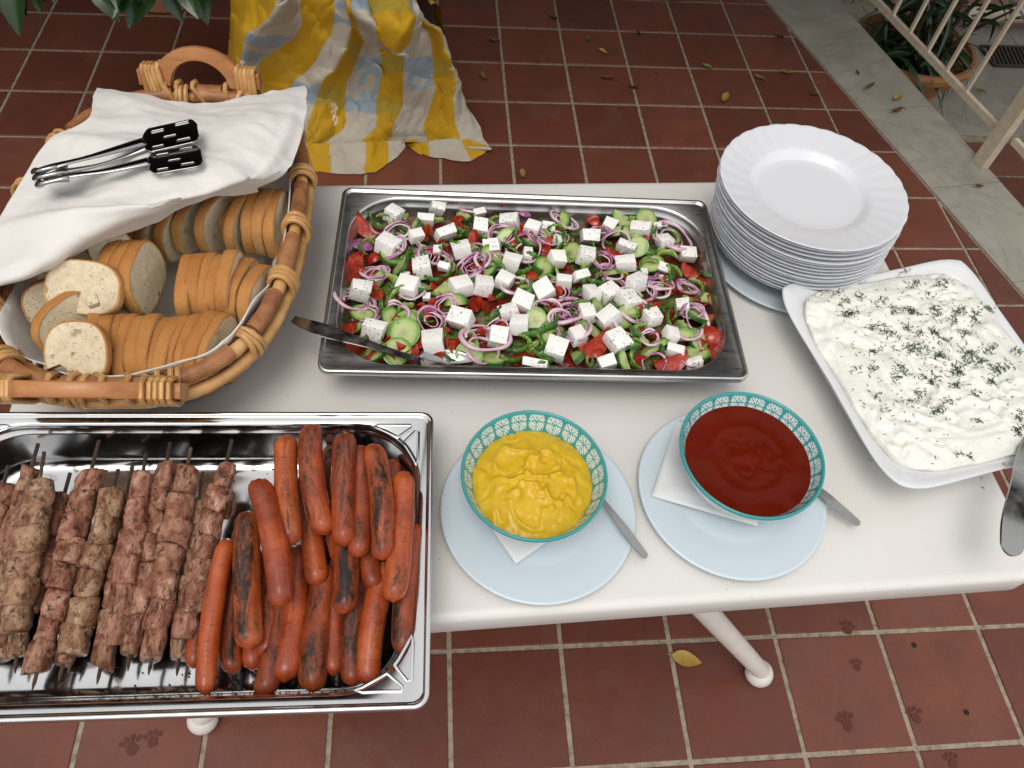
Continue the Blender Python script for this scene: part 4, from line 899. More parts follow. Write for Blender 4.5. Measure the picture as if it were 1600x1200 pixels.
for t in ((500,305,130,70),(560,235,60,60),(375,230,70,50),(690,280,110,60),(830,300,70,90),(895,380,80,110),(980,455,110,60),(430,620,60,150),(510,700,70,140),(560,740,60,120),(600,730,40,110),(410,700,50,110),(590,810,180,70),(360,580,90,90),(680,540,60,90),(880,545,120,40),(1110,550,110,50),(1150,620,110,60),(1200,830,110,60),(1160,900,140,70),(1090,960,80,110),(1265,960,60,120),(600,410,60,50),(750,410,60,40),(1040,640,70,70),(1230,480,60,90),(1150,340,70,50),(480,260,60,40),(780,840,60,60),(880,760,60,40)): add_pep(*c5(t[0],t[1]),t[2],t[3])
for t in ((650,410,110,50),(770,450,130,80),(210,335,110,60),(420,400,110,50),(80,355,110,40),(240,500,140,40),(385,560,60,110),(520,570,80,60),(720,555,140,50),(690,690,100,60),(630,745,110,60),(770,740,60,90),(820,790,110,60),(860,870,70,130),(170,710,60,120),(90,800,130,90),(60,880,130,60),(100,940,60,110),(640,980,60,130),(590,930,70,70),(640,870,120,60),(300,490,90,40),(560,330,90,50),(920,415,50,30),(600,255,80,40),(270,310,70,40),(460,350,70,40),(700,590,60,60),(350,545,60,60),(150,1010,90,50),(320,1020,70,60)): add_pep(*c6(t[0],t[1]),t[2],t[3])
# what shows in the gaps
fr_=random.Random(77)
for k in range(210):
    x=fr_.uniform(-.225,.225); y=fr_.uniform(-.125,.125)
    if any((x-a)**2+(y-b)**2<(r*.8)**2 for _,a,b,r in KEEP): continue
    p=(x,y,hs(x,y)); px,py=proj(p); c=fr_.random(); py+=4
    if c<.30: add_tom(px,py,70,70,fr_)
    elif c<.42: add_cuke(px,py,80,80,None,fr_)
    elif c<.53: add_onion(px,py,fr_.uniform(45,80),None,fr_)
    else: add_pep(px,py,100,60,None,fr_)
ROWN=['back row','second row from the back','third row from the back','middle row','third row from the front','second row from the front','front row']
def label_rows(L,noun,group,nrow,names=None):
    L=sorted(L,key=lambda o:-o.location.y); m=len(L); names=names or ROWN
    if nrow==5: names=[ROWN[0],ROWN[1],'middle row',ROWN[5],ROWN[6]]
    for r in range(nrow):
        row=sorted(L[m*r//nrow:m*(r+1)//nrow],key=lambda o:o.location.x); k=len(row)
        for i,o in enumerate(row):
            pos=(ORD[i+1]+' from the left') if i<=k//2 else (ORD[k-i]+' from the right'); pos=pos.replace('first from the left','leftmost').replace('first from the right','rightmost') if (i==0 or i==k-1) else pos
            o['label']=f'{noun}, {pos} in the {names[r]}'; o['group']=group
label_rows(BIN['feta'],'white feta cube','feta cubes on the salad',7)
label_rows(BIN['tomato'],'red tomato wedge','tomato wedges in the salad',5)
label_rows(BIN['cucumber'],'pale cucumber slice','cucumber slices in the salad',5)
label_rows(BIN['onion'],'purple onion slice','onion slices in the salad',7)
label_rows(BIN['pepper'],'green pepper strip','pepper strips in the salad',7)
# serving spoon lying in the salad
sp=empty('serving_spoon',at(600,530,.79)); tag(sp,'steel serving spoon lying over the salad pan corner','spoon')
def spoon_handle(P,W,T,n=60):
    """flat bar of changing width along a curve"""
    C=polyline(P,n); g=G(); rs=[]
    for i in range(n):
        t=(C[min(i+1,n-1)]-C[max(i-1,0)]).normalized(); x=t.cross(Vector((0,0,1))).normalized(); z=x.cross(t); k=i/(n-1)
        w=spline([Vector((q,0,0)) for q in W],k).x/2; h=T/2
        e=min(1,(C[-1]-C[i]).length/max(1e-6,W[-1]*.5)); w*=math.sqrt(max(.03,1-(1-e)**2))
        rs.append([C[i]+x*w*.92+z*h,C[i]+x*w,C[i]+x*w*.92-z*h,C[i]-x*w*.92-z*h,C[i]-x*w,C[i]-x*w*.92+z*h])
    g.rings(rs,cap0=True,cap1=True); return g
hd=[at(458,499,.795),at(505,516,.797),at(560,533,.791),at(620,552,.781),at(662,564,.774)]
spoon_handle(hd,[.010,.020,.013,.0085,.009],.0026).world('handle',MT['cutlery'],sp,sharp=50)
a=at(655,563,.774); b=at(745,567,.770); d=(b-a); L=d.length; d.normalize(); s_=Vector((-d.y,d.x,0)).normalized()
g=G()
def bowlf(u,v):
    w=.019*math.sin(pi*min(1,.06+.94*v))**.6*(1 if v>.05 else .7); x=u*2-1
    return a+d*(L*v)+s_*(w*x)+Vector((0,0,-.010*(1-x*x)*math.sin(pi*v)**.7+.003))
g.grid(bowlf,12,18); bo=g.world('bowl',MT['cutlery'],sp,sharp=0); m=bo.modifiers.new('thickness','SOLIDIFY'); m.thickness=.0013
# ================================================================== SAUSAGES
def sausage_mesh(i,bend,r=.0172,L=.165):
    rn=random.Random(200+i); g=G(); n=30; rs=[]; m=16
    for k in range(n+1):
        y=-L/2+L*k/n; e=min((y+L/2),(L/2-y)); rr=r*math.sqrt(max(0,1-max(0,1-e/(r*1.05))**2)) if e<r*1.05 else r
        rr*=1+.035*mnoise.noise(Vector((y*45,i*3.1,0)))+.02*math.sin(y*60+i); rr=max(rr,.0012)
        cx=bend*((y/(L/2))**2-.4); cz=.004*math.sin(y*22+i)*0.6
        ring=[]
        for j in range(m):
            a=2*pi*j/m; k2=1+.05*mnoise.noise(Vector((math.cos(a)*1.5,math.sin(a)*1.5,y*40+i)))
            if e<.006: k2*=1+.12*math.sin(a*7)
            ring.append((cx+rr*k2*math.cos(a),y,cz+rr*k2*math.sin(a)))
        rs.append(ring)
    g.rings(rs,cap0=True,cap1=True); return g.mesh('sausage',MT['sausage'],sharp=0)
SAU=[sausage_mesh(i,b) for i,b in enumerate((.002,.007,-.007,.004,-.004,.010))]
def c4s(x,y): return (280+x*.4251,620+y*.4251)
# (top end, bottom end, height, char, mesh, width, label)
SS=[((180,520),(75,1100),.782,-.10,1,66,'plain orange sausage lying apart beside the pork skewers, its lower end swollen'),
((262,420),(240,930),.792,.50,0,86,'heavily blackened thick sausage next to the plain front one'),
((300,295),(388,770),.806,.02,2,84,'long orange sausage with black specks leaning across to the right'),
((385,190),(415,548),.802,.12,3,80,'orange sausage in the back row, nearest the skewers'),
((490,172),(515,512),.806,.30,1,84,'browned sausage in the back row, second from the skewers'),
((606,150),(606,548),.808,.34,0,80,'brown-backed sausage in the back row whose end points at the tray rim'),
((668,195),(668,592),.798,.25,4,76,'striped sausage squeezed between the brown-backed and the black-patched ones'),
((722,170),(757,600),.810,.40,2,80,'sausage with one large black patch in the back row'),
((828,272),(795,758),.800,.12,4,80,'curved orange sausage in front of the tray end wall'),
((862,460),(812,948),.780,.42,3,76,'dark red wrinkled sausage lowest along the tray end wall'),
((478,360),(497,698),.786,.15,0,78,'sausage under the browned one, only its lower half showing'),
((570,300),(586,626),.784,.10,1,72,'sausage whose rounded tip peeks below the brown-backed one'),
((600,480),(622,798),.790,.36,2,84,'sausage charred along one side in the middle of the heap'),
((690,400),(706,714),.786,.15,5,78,'sausage tip showing below the striped one'),
((440,540),(393,1052),.772,-.05,4,92,'smooth orange sausage in the front of the heap, left of the charred pair'),
((535,620),(484,1088),.774,.38,3,92,'sausage with long black stripe at the front edge of the heap'),
((580,700),(562,1026),.764,-.02,0,66,'plain sausage half hidden between two charred front ones'),
((655,740),(622,1066),.772,.46,1,72,'sausage with black right flank near the tray corner'),
((740,670),(690,1062),.778,.02,1,84,'orange bent sausage nearest the tray corner'),
((340,640),(318,966),.772,.22,3,78,'reddish sausage beneath the speckled long one'),
((275,860),(262,1006),.760,.10,0,66,'sausage tip on the tray floor below the blackened one'),
((350,900),(322,1106),.764,.25,2,82,'dark sausage tip touching the tray floor in front'),
((200,800),(182,1022),.762,.40,5,70,'shrivelled sausage end right of the swollen one'),
((70,840),(58,1000),.764,.20,4,60,'sausage end hidden behind the swollen one by the skewers'),
((215,600),(185,900),.768,.15,0,60,'sausage side showing left of the blackened one'),
((788,250),(768,620),.778,.22,0,66,'dim sausage behind the curved one at the end wall'),
((548,240),(546,560),.776,.6,0,66,'black sausage deep between two back row ones'),
((865,400),(842,700),.766,.35,5,66,'shadowed sausage against the tray end wall')]
for i,(t,b,z,ch,mi,w,lab) in enumerate(SS):
    if i==0: z=.764
    elif i>=14: z=max(.7395,z-.026)
    elif i>=10: z-=.018
    elif i==1: z-=.012
    zt=z+(.004 if i<9 else .0); A=at(*c4s(*t),zt); B=at(*c4s(*b),max(.739,z-.010)); d=A-B; Ln=max(d.length,.125); d.normalize()
    if (A-B).length<.125: A=B+d*Ln                      # hidden under its neighbours
    c=(A+B)/2; yaw=math.atan2(-d.x,d.y); pit=math.asin(max(-1,min(1,d.z)))
    rs_=(w*.4251/1180*.87)/2/.0172
    o=place('sausage',SAU[mi],None,c,Euler((pit,R.uniform(-.5,.5),yaw),'XYZ'),(rs_,Ln/.165,rs_)); o['char']=ch; tag(o,lab,'sausage','grilled sausages in the steel tray')

# ================================================================== PORK SKEWERS
def chunk_mesh(i):
    """a grilled cube of meat on the stick: length 1 along Y, radius 1"""
    r=random.Random(300+i); g=G(); n=26; rs=[]; a0=r.uniform(0,1.5); ex=r.uniform(2.3,3.4); asp=r.uniform(.80,1.05)
    t0,t1,u0,u1=[r.uniform(-.16,.16) for _ in range(4)]; sd=Vector((i*5.7,i*2.3,i*1.9))
    for (v,k) in ((-.50,.05),(-.50,.62),(-.495,.86),(-.465,.95),(-.38,.99),(-.25,1.02),(-.1,1.03),(.05,1.03),(.2,1.02),(.33,1.0),(.44,.97),(.49,.87),(.50,.62),(.50,.05)):
        ring=[]
        for j in range(n):
            a=2*pi*j/n; c,s_=math.cos(a),math.sin(a); rr=1/(abs(c)**ex+abs(s_)**ex)**(1/ex)
            x,z=rr*c*k,rr*s_*k*asp; q=Vector((x,v*2,z))
            d=1+.13*mnoise.noise(q*1.1+sd)+.085*mnoise.noise(q*2.6+sd)+.05*mnoise.noise(q*6+sd)
            x2,z2=(x*math.cos(a0)-z*math.sin(a0))*d,(x*math.sin(a0)+z*math.cos(a0))*d
            e=abs(v)*2; tilt=(t0*x2+u0*z2) if v<0 else (t1*x2+u1*z2)
            ring.append((x2,v+tilt*e*.8+.03*mnoise.noise(q*3+sd),z2))
        rs.append(ring)
    g.rings(rs,cap0=True,cap1=True); g.v=[(p[0]*.017,p[1]*.027,p[2]*.017) for p in g.v]; return g.mesh('meat_chunk',MT['meat'],sharp=55)
CH=[chunk_mesh(i) for i in range(12)]
def c3(x,y): return (x*.4417,620+y*.4417)
kr=random.Random(31)
def skewer(top,bot,w,z,tone,label,tipx=None,stick_top=None,dark=0):
    A=at(*c3(*top),max(.740,z-.010)); B=at(*c3(*bot),max(.7365,z-.038)); d=(B-A)*.985; L=d.length; d.normalize()
    root=empty('pork_skewer',A); tag(root,label,'skewer','grilled pork skewers in the steel tray')
    rot=Vector((0,1,0)).rotation_difference(-d).to_euler()
    hw=w*.4417/1190/2*.83
    n=max(4,round(L/.027)); side=d.cross(Vector((0,0,1))).normalized()
    for k in range(n):
        t=(k+.5)/n; q=.86+.16*math.sin(pi*min(1,t*1.0+.12))+kr.uniform(-.09,.09)
        p=d*(L*t)+side*(hw*kr.uniform(-.09,.09))+Vector((0,0,kr.uniform(-.001,.001)))
        o=place('meat_chunk',kr.choice(CH),root,p,(rot.to_matrix()@Euler((kr.uniform(-.06,.06),kr.uniform(0,6.28),kr.uniform(-.08,.08)),'XYZ').to_matrix()).to_euler(),(hw*q/.017,L/n*kr.uniform(1.05,1.16)/.027,hw*q*.95/.017)); o['tone']=max(0,min(1,tone+kr.uniform(-.25,.25)))
    g=G(); up=(.026 if stick_top is None else stick_top)
    g.tube([-d*up+Vector((0,0,.002)),d*(L*.5),d*(L+.010),d*(L+.0165)],[.0021,.0021,.0019,.0006],7); g.build('stick',MT['stick'],root)
N_='grilled pork skewer, '
skewer((800,245),(650,862),84,.782,.05,N_+'pinkish one right beside the sausages',stick_top=.030)
skewer((662,262),(535,932),88,.780,.15,N_+'second from the sausages in the upper layer')
skewer((590,242),(474,882),72,.774,.12,N_+'third from the sausages, narrow and brown at the top')
skewer((505,283),(402,882),80,.780,.05,N_+'fourth from the sausages, reddest of the upper layer')
skewer((400,340),(254,922),92,.776,.95,N_+'fifth from the sausages, pale tan and peppery')
skewer((325,260),(128,985),88,.782,.15,N_+'sixth from the sausages, hanging lowest in the tray',stick_top=.034)
skewer((140,305),(45,842),100,.784,.9,N_+'seventh from the sausages, broad and greyish tan',stick_top=.034)
skewer((112,255),(-25,720),80,.776,.3,N_+'eighth from the sausages, cut by the picture edge',stick_top=.028)
skewer((15,310),(-70,620),80,.772,.35,N_+'last one at the picture edge, mostly outside the view',stick_top=.02)
skewer((228,350),(110,760),72,.756,.2,N_+'dark one in the lower layer under the sixth')
skewer((340,500),(222,950),70,.756,.1,N_+'lower layer end showing pink below the fifth')
skewer((440,560),(355,960),76,.757,.25,N_+'lower layer one showing below the fourth')
skewer((500,500),(458,915),62,.755,.7,N_+'lower layer one with a pale tip below the third')
skewer((705,375),(632,935),72,.757,.85,N_+'grey one in the lower layer beside the pinkish one',stick_top=.036)
skewer((60,420),(-10,930),80,.757,.6,N_+'lower layer one under the broad greyish skewer',stick_top=.06)
skewer((100,470),(58,925),72,.755,.8,N_+'lower layer one with pale tip between the broad and the lowest skewer',stick_top=.05)
skewer((450,350),(380,700),56,.752,.4,N_+'hidden one between the pale tan and the reddest skewer',stick_top=.040)
skewer((575,420),(540,720),56,.752,.3,N_+'hidden one between the third and second skewer',stick_top=.03)
skewer((280,430),(215,720),56,.751,.3,N_+'hidden one between the sixth and fifth skewer',stick_top=.046)
# little burnt crumbs and gravy on the tray floor
g=G(); q_=random.Random(8)
for k in range(150):
    px,py=q_.uniform(150,640),q_.choice([q_.gauss(735,16),q_.gauss(1068,20)]); p=at(px,py,TZ+.0022); s=q_.uniform(.0006,.0017)
    V,F=ico(1); g.add([v*s+p for v in V],F)
tag(g.build('burnt_crumbs',MT['oil_brown'],None,sharp=0),kind='stuff')

# ================================================================== PLATES
def fluted(seed=0):
    n=180; g=G(); rs=[]
    prof=[(.0,.0032,0),(.055,.0032,0),(.0700,.0034,0),(.0735,.0042,0),(.0775,.0085,0),(.081,.0118,.1),(.086,.0135,.5),(.100,.0160,.9),(.114,.0190,1),(.1235,.0212,1),(.1275,.0222,1),(.1285,.0218,1),(.1275,.0207,1),(.1150,.0165,.9),(.100,.0128,.5),(.086,.0100,.2),(.078,.0052,0),(.072,.0012,0),(.066,0,0),(.06,.0012,0),(.0,.0012,0)]
    for r,z,k in prof:
        ring=[]
        for j in range(n):
            a=2*pi*j/n; ph=30*a+ (r-.08)*60
            sc=math.sin(ph); edge=max(0,(r-.118)/.010)
            fl=(abs(math.sin(ph/2))**.6-.6)
            rr=max(r,.0004)+k*edge*.0011*fl
            ring.append((rr*math.cos(a),rr*math.sin(a),z+k*.0010*fl))
        rs.append(ring)
    g.rings(rs); return g.mesh('plate',MT['opal'],sharp=0)
PF=fluted()
ptop=at(1272.5,290,.868); 
NPL=17; zt=.868-.0222; z0=TZ+.014
pb=at(1127,392,.750); btm=Vector((pb.x+.1275*.93,pb.y+.1275*.30,0))
ptc=(at(1126,290,.868)+at(1419,305,.868))/2; ptc2=(at(1270,180,.868)+at(1268,385,.868))/2
tc=Vector(((ptc.x+ptc2.x)/2,(ptc.y+ptc2.y)/2,0))
print('plate top centre',tc,'bottom',btm, 'dia',(at(1419,305,.868)-at(1126,290,.868)).length,(at(1270,180,.868)-at(1268,385,.868)).length)
qr=random.Random(6)
names=['lowest']+[None]*(NPL-2)+['topmost']
for i in range(NPL):
    k=i/(NPL-1); c=btm.lerp(tc,k); z=z0+(zt-z0)*k
    o=place('fluted_plate',PF,None,(c.x+(qr.uniform(-.0018,.0018) if i<NPL-1 else 0),c.y+(qr.uniform(-.0018,.0018) if i<NPL-1 else 0),z),(qr.uniform(-.006,.006),qr.uniform(-.006,.006),qr.uniform(0,.2)))
    lab='white opal plate with fluted rim, topmost of the stack' if i==NPL-1 else ('white fluted plate, lowest of the stack' if i==0 else f'white fluted plate, {ORD[NPL-i]} from the top of the stack')
    tag(o,lab,'plate','fluted plates in the stack')
def flat_plate(R0,rim=.62,h=.014):
    g=G(); g.lathe([(.0004,.004),(R0*.55,.004),(R0*rim,.0045),(R0*(rim+.06),.0068),(R0*.86,h*.80),(R0*.965,h),(R0*.992,h+.0005),(R0,h-.001),(R0*.99,h-.003),(R0*.86,h*.55),(R0*(rim+.02),.0015),(R0*rim*.95,0),(R0*rim*.85,0),(R0*rim*.82,.0012),(.0004,.0012)],96)
    return g.mesh('plate',MT['melamine'],sharp=0)
bp=at(1137,427,TZ+.012); bq=at(1212,463,TZ+.012)
o=place('round_plate',flat_plate(.132),None,(btm.x-.004,btm.y-.012,TZ+.0005)); tag(o,'pale bluish plate underneath the stack of fluted plates','plate')

# ================================================================== DIP BOWLS
def bowl_print(u,v):
    """teal glaze with white cross motifs in two staggered rows; u turns, v height"""
    teal=(.04,.285,.285); white=(.72,.735,.72)
    if v>.955: return teal
    n=22; row=math.floor(v*2.0-.02+.0); x=(u*n+(.5 if row%2 else 0))%1*2-1; y=((v*2.0-.02)%1)*2-1
    # turn by 45 degrees: petals along the diagonals
    a,b=abs(x),abs(y); rr=(a**2.6+b**2.6)**(1/2.6)
    if rr>.90: return teal
    if abs(a-b)<.075: return teal
    m=max(a,b); mm=min(a,b); s=(m-mm)
    if mm<.06: return teal
    if .30<s<.40 or .62<s<.70: return teal
    return white
def bowl_mesh():
    nu=528; prof=[];cols=[]
    def pr(v): return (.034+.0475*v**.62, .006+.062*v**1.15)             # inside wall
    g=G(); rs=[]; C=[]
    zin=[i/44 for i in range(45)]
    white=(.74,.755,.75); teal=(.04,.285,.285)
    for v in [0.0]+zin:
        r,z=pr(v); 
        if v==0.0 and not rs: r=.0005
        rs.append([(r*math.cos(2*pi*j/nu),r*math.sin(2*pi*j/nu),z) for j in range(nu)])
        C+=[bowl_print(j/nu,max(0,(v-.30)/.70)) if v>.30 else white for j in range(nu)]
    r1,z1=pr(1)
    for (dr,dz,c) in ((.0012,.0012,teal),(.0026,.0010,teal),(.0034,-.0010,teal),(.0034,-.0030,teal)):
        rs.append([((r1+dr)*math.cos(2*pi*j/nu),(r1+dr)*math.sin(2*pi*j/nu),z1+dz) for j in range(nu)]); C+=[c]*nu
    for v in [1-i/22 for i in range(1,23)]:
        r,z=pr(v); r+=.0034; z-=.003
        rs.append([(r*math.cos(2*pi*j/nu),r*math.sin(2*pi*j/nu),z) for j in range(nu)])
        C+=[(tuple(.35*q+.65*w for q,w in zip(bowl_print(j/nu,v),white)) if v<.93 else white) for j in range(nu)]
    for r,z in ((.032,.000),(.028,.0),(.0005,.001)):
        rs.append([(r*math.cos(2*pi*j/nu),r*math.sin(2*pi*j/nu),z) for j in range(nu)]); C+=[white]*nu
    g.rings(rs); return g.mesh('bowl',MT['bowl'],sharp=0,cols=C)
BM=bowl_mesh()
P1=((at(687,800,.733)+at(992,790,.733))/2); P2=((at(998,740,.733)+at(1294,800,.733))/2)
P1.y=(P1.y+(at(840,945,.733).y+.113))/2; P2.y=(P2.y+(at(1160,900,.733).y+.112))/2
PLM=flat_plate(.1135,.60,.013)
for P,lab in ((P1,'pale blue round plate under the mustard bowl'),(P2,'pale blue round plate under the ketchup bowl')):
    tag(place('round_plate',PLM,None,(P.x,P.y,TZ+.0004)),lab,'plate')
BZ=TZ+.0075; BR=BZ+.068
def cen(l,r,t,b): 
    a=(at(*l,BR)+at(*r,BR))/2; c=(at(*t,BR)+at(*b,BR))/2; return Vector(((a.x+c.x)/2,(a.y+c.y)/2,BZ)), (at(*l,BR)-at(*r,BR)).length, (at(*t,BR)-at(*b,BR)).length
B1,w1,h1=cen((721,741),(949,741),(835,638),(835,843)); B2,w2,h2=cen((1059,700),(1289,722),(1165,610),(1190,804))
print('bowls',B1,w1,h1,B2,w2,h2, P1,P2)
tag(place('dip_bowl',BM,None,B1,(0,0,.05),((w1+h1)/2/.1694,)*2+(1,)),'teal and white patterned bowl filled with mustard','bowl')
tag(place('dip_bowl',BM,None,B2,(0.0,0,.4),((w2+h2)/2/.1694,)*2+(1,)),'teal and white patterned bowl filled with ketchup','bowl')
def disc(fn,R0,nr,na):
    V=[(0,0,fn(0,0))]; F=[]
    for i in range(1,nr+1):
        for j in range(na):
            r=R0*i/nr; a=2*pi*j/na; x,y=r*math.cos(a),r*math.sin(a); V.append((x,y,fn(x,y)))
    for j in range(na): F.append((0,1+j,1+(j+1)%na))
    for i in range(nr-1):
        for j in range(na): F.append((1+i*na+j,1+(i+1)*na+j,1+(i+1)*na+(j+1)%na,1+i*na+(j+1)%na))
    return V,F
def swirl(x,y,s,amp,seed):
    a=fbm((x*s,y*s,seed),1,2); b=fbm((x*s+a*1.6,y*s-a*1.2,seed+4),1,2)
    return amp*(1-abs(b)*1.6)+amp*.5*a
def must(x,y):
    r=math.hypot(x,y)/.070; d=swirl(x,y,34,.0044,1.0)+.0010*fbm((x*90,y*90,3),1,2)
    wx_=.010*fbm((x*45,y*45,7),1,2); wy_=.010*fbm((x*45,y*45,11),1,2); x,y=x+wx_,y+wy_
    for (cx,cy,ww) in ((-.022,.016,.020),(.012,.012,.017),(.028,-.012,.018),(-.005,-.034,.020)):       # spoon dents
        q=math.hypot((x-cx)/ww,(y-cy)/ww); 
        if q<1.25: d=d*(min(1,q)**2*.8+.2)+(.0028*math.exp(-((q-1.05)/.16)**2)-.0012*(1-min(1,q)**2))
    return (1-r**2.2)*.014+d*(1-.6*max(0,r)**3)
V,F=disc(must,.0690,60,150); g=G(); g.add(V,F); tag(g.build('mustard',MT['mustard'],None,(B1.x,B1.y,BZ+.0415),sharp=0),'thick yellow mustard heaped in its bowl','mustard')
def ket(x,y):
    r=math.hypot(x,y)/.073; return .0010*fbm((x*22,y*22,6),1,2)+.0009*fbm((x*50+2*fbm((x*30,y*30,2),1,2),y*34,9),1,2)*math.exp(-(r/.6)**2)+.0008*math.exp(-((r-.6)/.08)**2)+ .0012*r**6
V,F=disc(ket,.0735,50,110); g=G(); g.add(V,F); tag(g.build('ketchup',MT['ketchup'],None,(B2.x,B2.y,BZ+.051),sharp=0),'smooth dark red ketchup filling its bowl','ketchup')
# paper napkins under the bowls
def napkin(pts,lab,zs):
    C=[at(px,py,z) for (px,py),z in zip(pts,zs)]
    g=G()
    def f(u,v): 
        p=C[0].lerp(C[1],u).lerp(C[3].lerp(C[2],u),v); return p+Vector((0,0,.0016*fbm((p.x*30,p.y*30,1),1,2)+.001))
    g.grid(f,24,24); o=g.build('paper_napkin',MT['paper'],None,sharp=0); m=o.modifiers.new('thickness','SOLIDIFY'); m.thickness=.0012; tag(o,lab,'paper napkin')
napkin([(716,748),(806,882),(905,810),(815,690)],'folded white paper napkin under the mustard bowl',[TZ+.0135,TZ+.009,TZ+.0075,TZ+.0075])
napkin([(1057,655),(1018,775),(1183,823),(1215,700)],'folded white paper napkin under the ketchup bowl',[TZ+.012,TZ+.0135,TZ+.009,TZ+.0075])
# cutlery of the dips
def cutlery(P,W,lab,name,cat,bowl=None):
    r_=empty(name,at(*P[0])); tag(r_,lab,cat); spoon_handle([at(*p) for p in P],W,.0024).world('handle',MT['cutlery'],r_,sharp=50)
    a=at(*P[0]); b=at(*P[1]); d=(a-b).normalized(); s=Vector((-d.y,d.x,0)).normalized(); g=G()
    def f(u,v):
        w=.015*math.sin(pi*min(1,.08+.92*v))**.6; x=u*2-1; return a-d*.004+d*(.042*v)+s*(w*x)+Vector((0,0,-.006*(1-x*x)*math.sin(pi*v)**.7+.001))
    g.grid(f,10,14); o=g.world('bowl' if cat=='spoon' else 'blade',MT['cutlery'],r_,sharp=0); m=o.modifiers.new('thickness','SOLIDIFY'); m.thickness=.001
cutlery([(905,738,TZ+.018),(945,787,TZ+.021),(978,830,TZ+.021),(1010,872,TZ+.017)],[.006,.0065,.0105,.0085],'steel spoon handle sticking out beside the mustard bowl','dip_spoon','spoon')
cutlery([(1215,728,TZ+.018),(1278,766,TZ+.021),(1310,793,TZ+.021),(1343,820,TZ+.016)],[.006,.011,.013,.0095],'matt steel spoon handle sticking out beside the ketchup bowl','dip_spoon','spoon')

# ================================================================== TZATZIKI DISH
DZ=TZ+.056
cTL,cTR,cBL=at(1215,450,DZ),at(1503,396,DZ),at(1396,783,DZ)
ux=(cTR-cTL); vy=(cBL-cTL); Wd=ux.length; Hd=vy.length; dyaw=(math.atan2(ux.y,ux.x)+math.atan2(vy.y,vy.x)+pi/2)/2
DC=(cTR+cBL)/2; DC.z=TZ
print('dish',Wd,Hd,math.degrees(dyaw),DC)
dish=empty('square_dish',DC,(0,0,dyaw)); tag(dish,'square white porcelain dish with wavy rim full of tzatziki','dish')
def sq(k,corner,wav,n=160):
    out=[]
    for j in range(n):
        a=2*pi*j/n; c,s=math.cos(a),math.sin(a); e=2/corner
        x=math.copysign(abs(c)**e,c); y=math.copysign(abs(s)**e,s); m=max(abs(x),abs(y)); q=min(abs(x),abs(y))/max(m,1e-6)
        w=1-wav*(1-q**1.5)+.0*q
        out.append((x*Wd/2*k*w*1.035,y*Hd/2*k*w*1.035,q))
    return out
def ring(k,corner,wav,z,lift=0): return [(x,y,z+lift*(q**2)) for x,y,q in sq(k,corner,wav)]
g=G()
rs=[ring(.001,3,0,.006),ring(.60,4,.0,.006),ring(.72,4,.0,.010),ring(.78,4.5,.01,.022),ring(.82,5,.02,.041),ring(.87,5.5,.03,.0485,.004),ring(.95,6.5,.055,.052,.008),ring(.985,7,.06,.0535,.008),ring(1.0,7,.06,.0525,.008),ring(.992,7,.06,.0495,.008),ring(.93,6,.045,.046,.006),ring(.84,5,.02,.037),ring(.78,4.5,.01,.012),ring(.70,4,0,.0),ring(.001,3,0,.0005)]
g.rings(rs); g.build('dish',MT['porcelain'],dish,sharp=0)
def tzh(x,y):
    r=max(abs(x)/(Wd/2),abs(y)/(Hd/2)); 
    fall=max(0,1-(r/.93)**7)
    s1=swirl(x*1.0+.3*y,y,19,.0080,2.0)+.0038*swirl(x,y,46,1,5.0)+.0018*fbm((x*110,y*110,1),1,2)
    return .0490+.0065*fall+s1*(.30+.55*fall)
g=G(); n=130
base=[(x*(1+.022*fbm((x*28,y*28,3),1,3)),y*(1+.022*fbm((x*28,y*28,8),1,3)),q) for x,y,q in sq(.885,4.3,.030,220)]
rings_=[[(x*.985,y*.985,.0455) for x,y,q in base]]
for i in range(60):
    k=1-i/60; rings_.append([(x*k,y*k,tzh(x*k,y*k)) for x,y,q in base])
g.rings(rings_); g.add([(0,0,tzh(0,0))],[]); tz=g.build('tzatziki',MT['tzatziki'],None,DC,(0,0,dyaw),sharp=0); tag(tz,'creamy white tzatziki swirled in the square dish','tzatziki')
# dill on top
dI=Matrix.Rotation(-dyaw,4,'Z')@Matrix.Translation(-DC)
g=G(); dr_=random.Random(17)
def c7(x,y): return (1200+x*.4333,370+y*.4333)
spots=[(205,195,6),(255,203,8),(272,238,9),(270,290,22),(300,288,14),(395,245,14),(440,280,12),(500,280,30),(520,182,16),(620,180,16),(600,285,22),(685,282,20),(740,308,18),(795,262,18),(750,275,12),(370,330,14),(410,338,12),(385,415,14),(515,418,28),(595,355,18),(630,378,12),(560,402,10),(465,490,22),(620,430,24),(670,490,40),(720,440,36),(760,455,20),(795,415,20),(825,480,24),(800,530,14),(580,535,20),(545,570,12),(665,548,14),(740,575,10),(600,640,18),(385,590,7),(365,490,10),(315,490,7),(900,415,12),(905,655,16),(895,705,20),(680,785,5),(745,660,10),(440,360,8),(490,340,10),(700,360,10),(500,120,5),(450,520,12),(860,480,10),(655,310,12),(540,360,8),(330,225,10),(570,210,7),(560,510,12),(725,795,4),(640,600,8),(500,605,7)]
def strand(px,py,L,a,lift):
    p=at(px,py,DZ); q=dI@p; z=tzh(q.x,q.y)
    if max(abs(q.x)/(Wd/2),abs(q.y)/(Hd/2))>.86: z=.054
    P0=Vector((q.x,q.y,z+.0008)); d=Vector((math.cos(a),math.sin(a),0)); s=Vector((-d.y,d.x,0)); b=dr_.uniform(-.35,.35)
    P=[P0,P0+d*L*.5+s*(b*L*.3)+Vector((0,0,lift)),P0+d*L+s*(b*L)+Vector((0,0,lift*.4))]
    r=dr_.uniform(.00035,.00065); g.tube(P,[r,r*.9,r*.4],4)
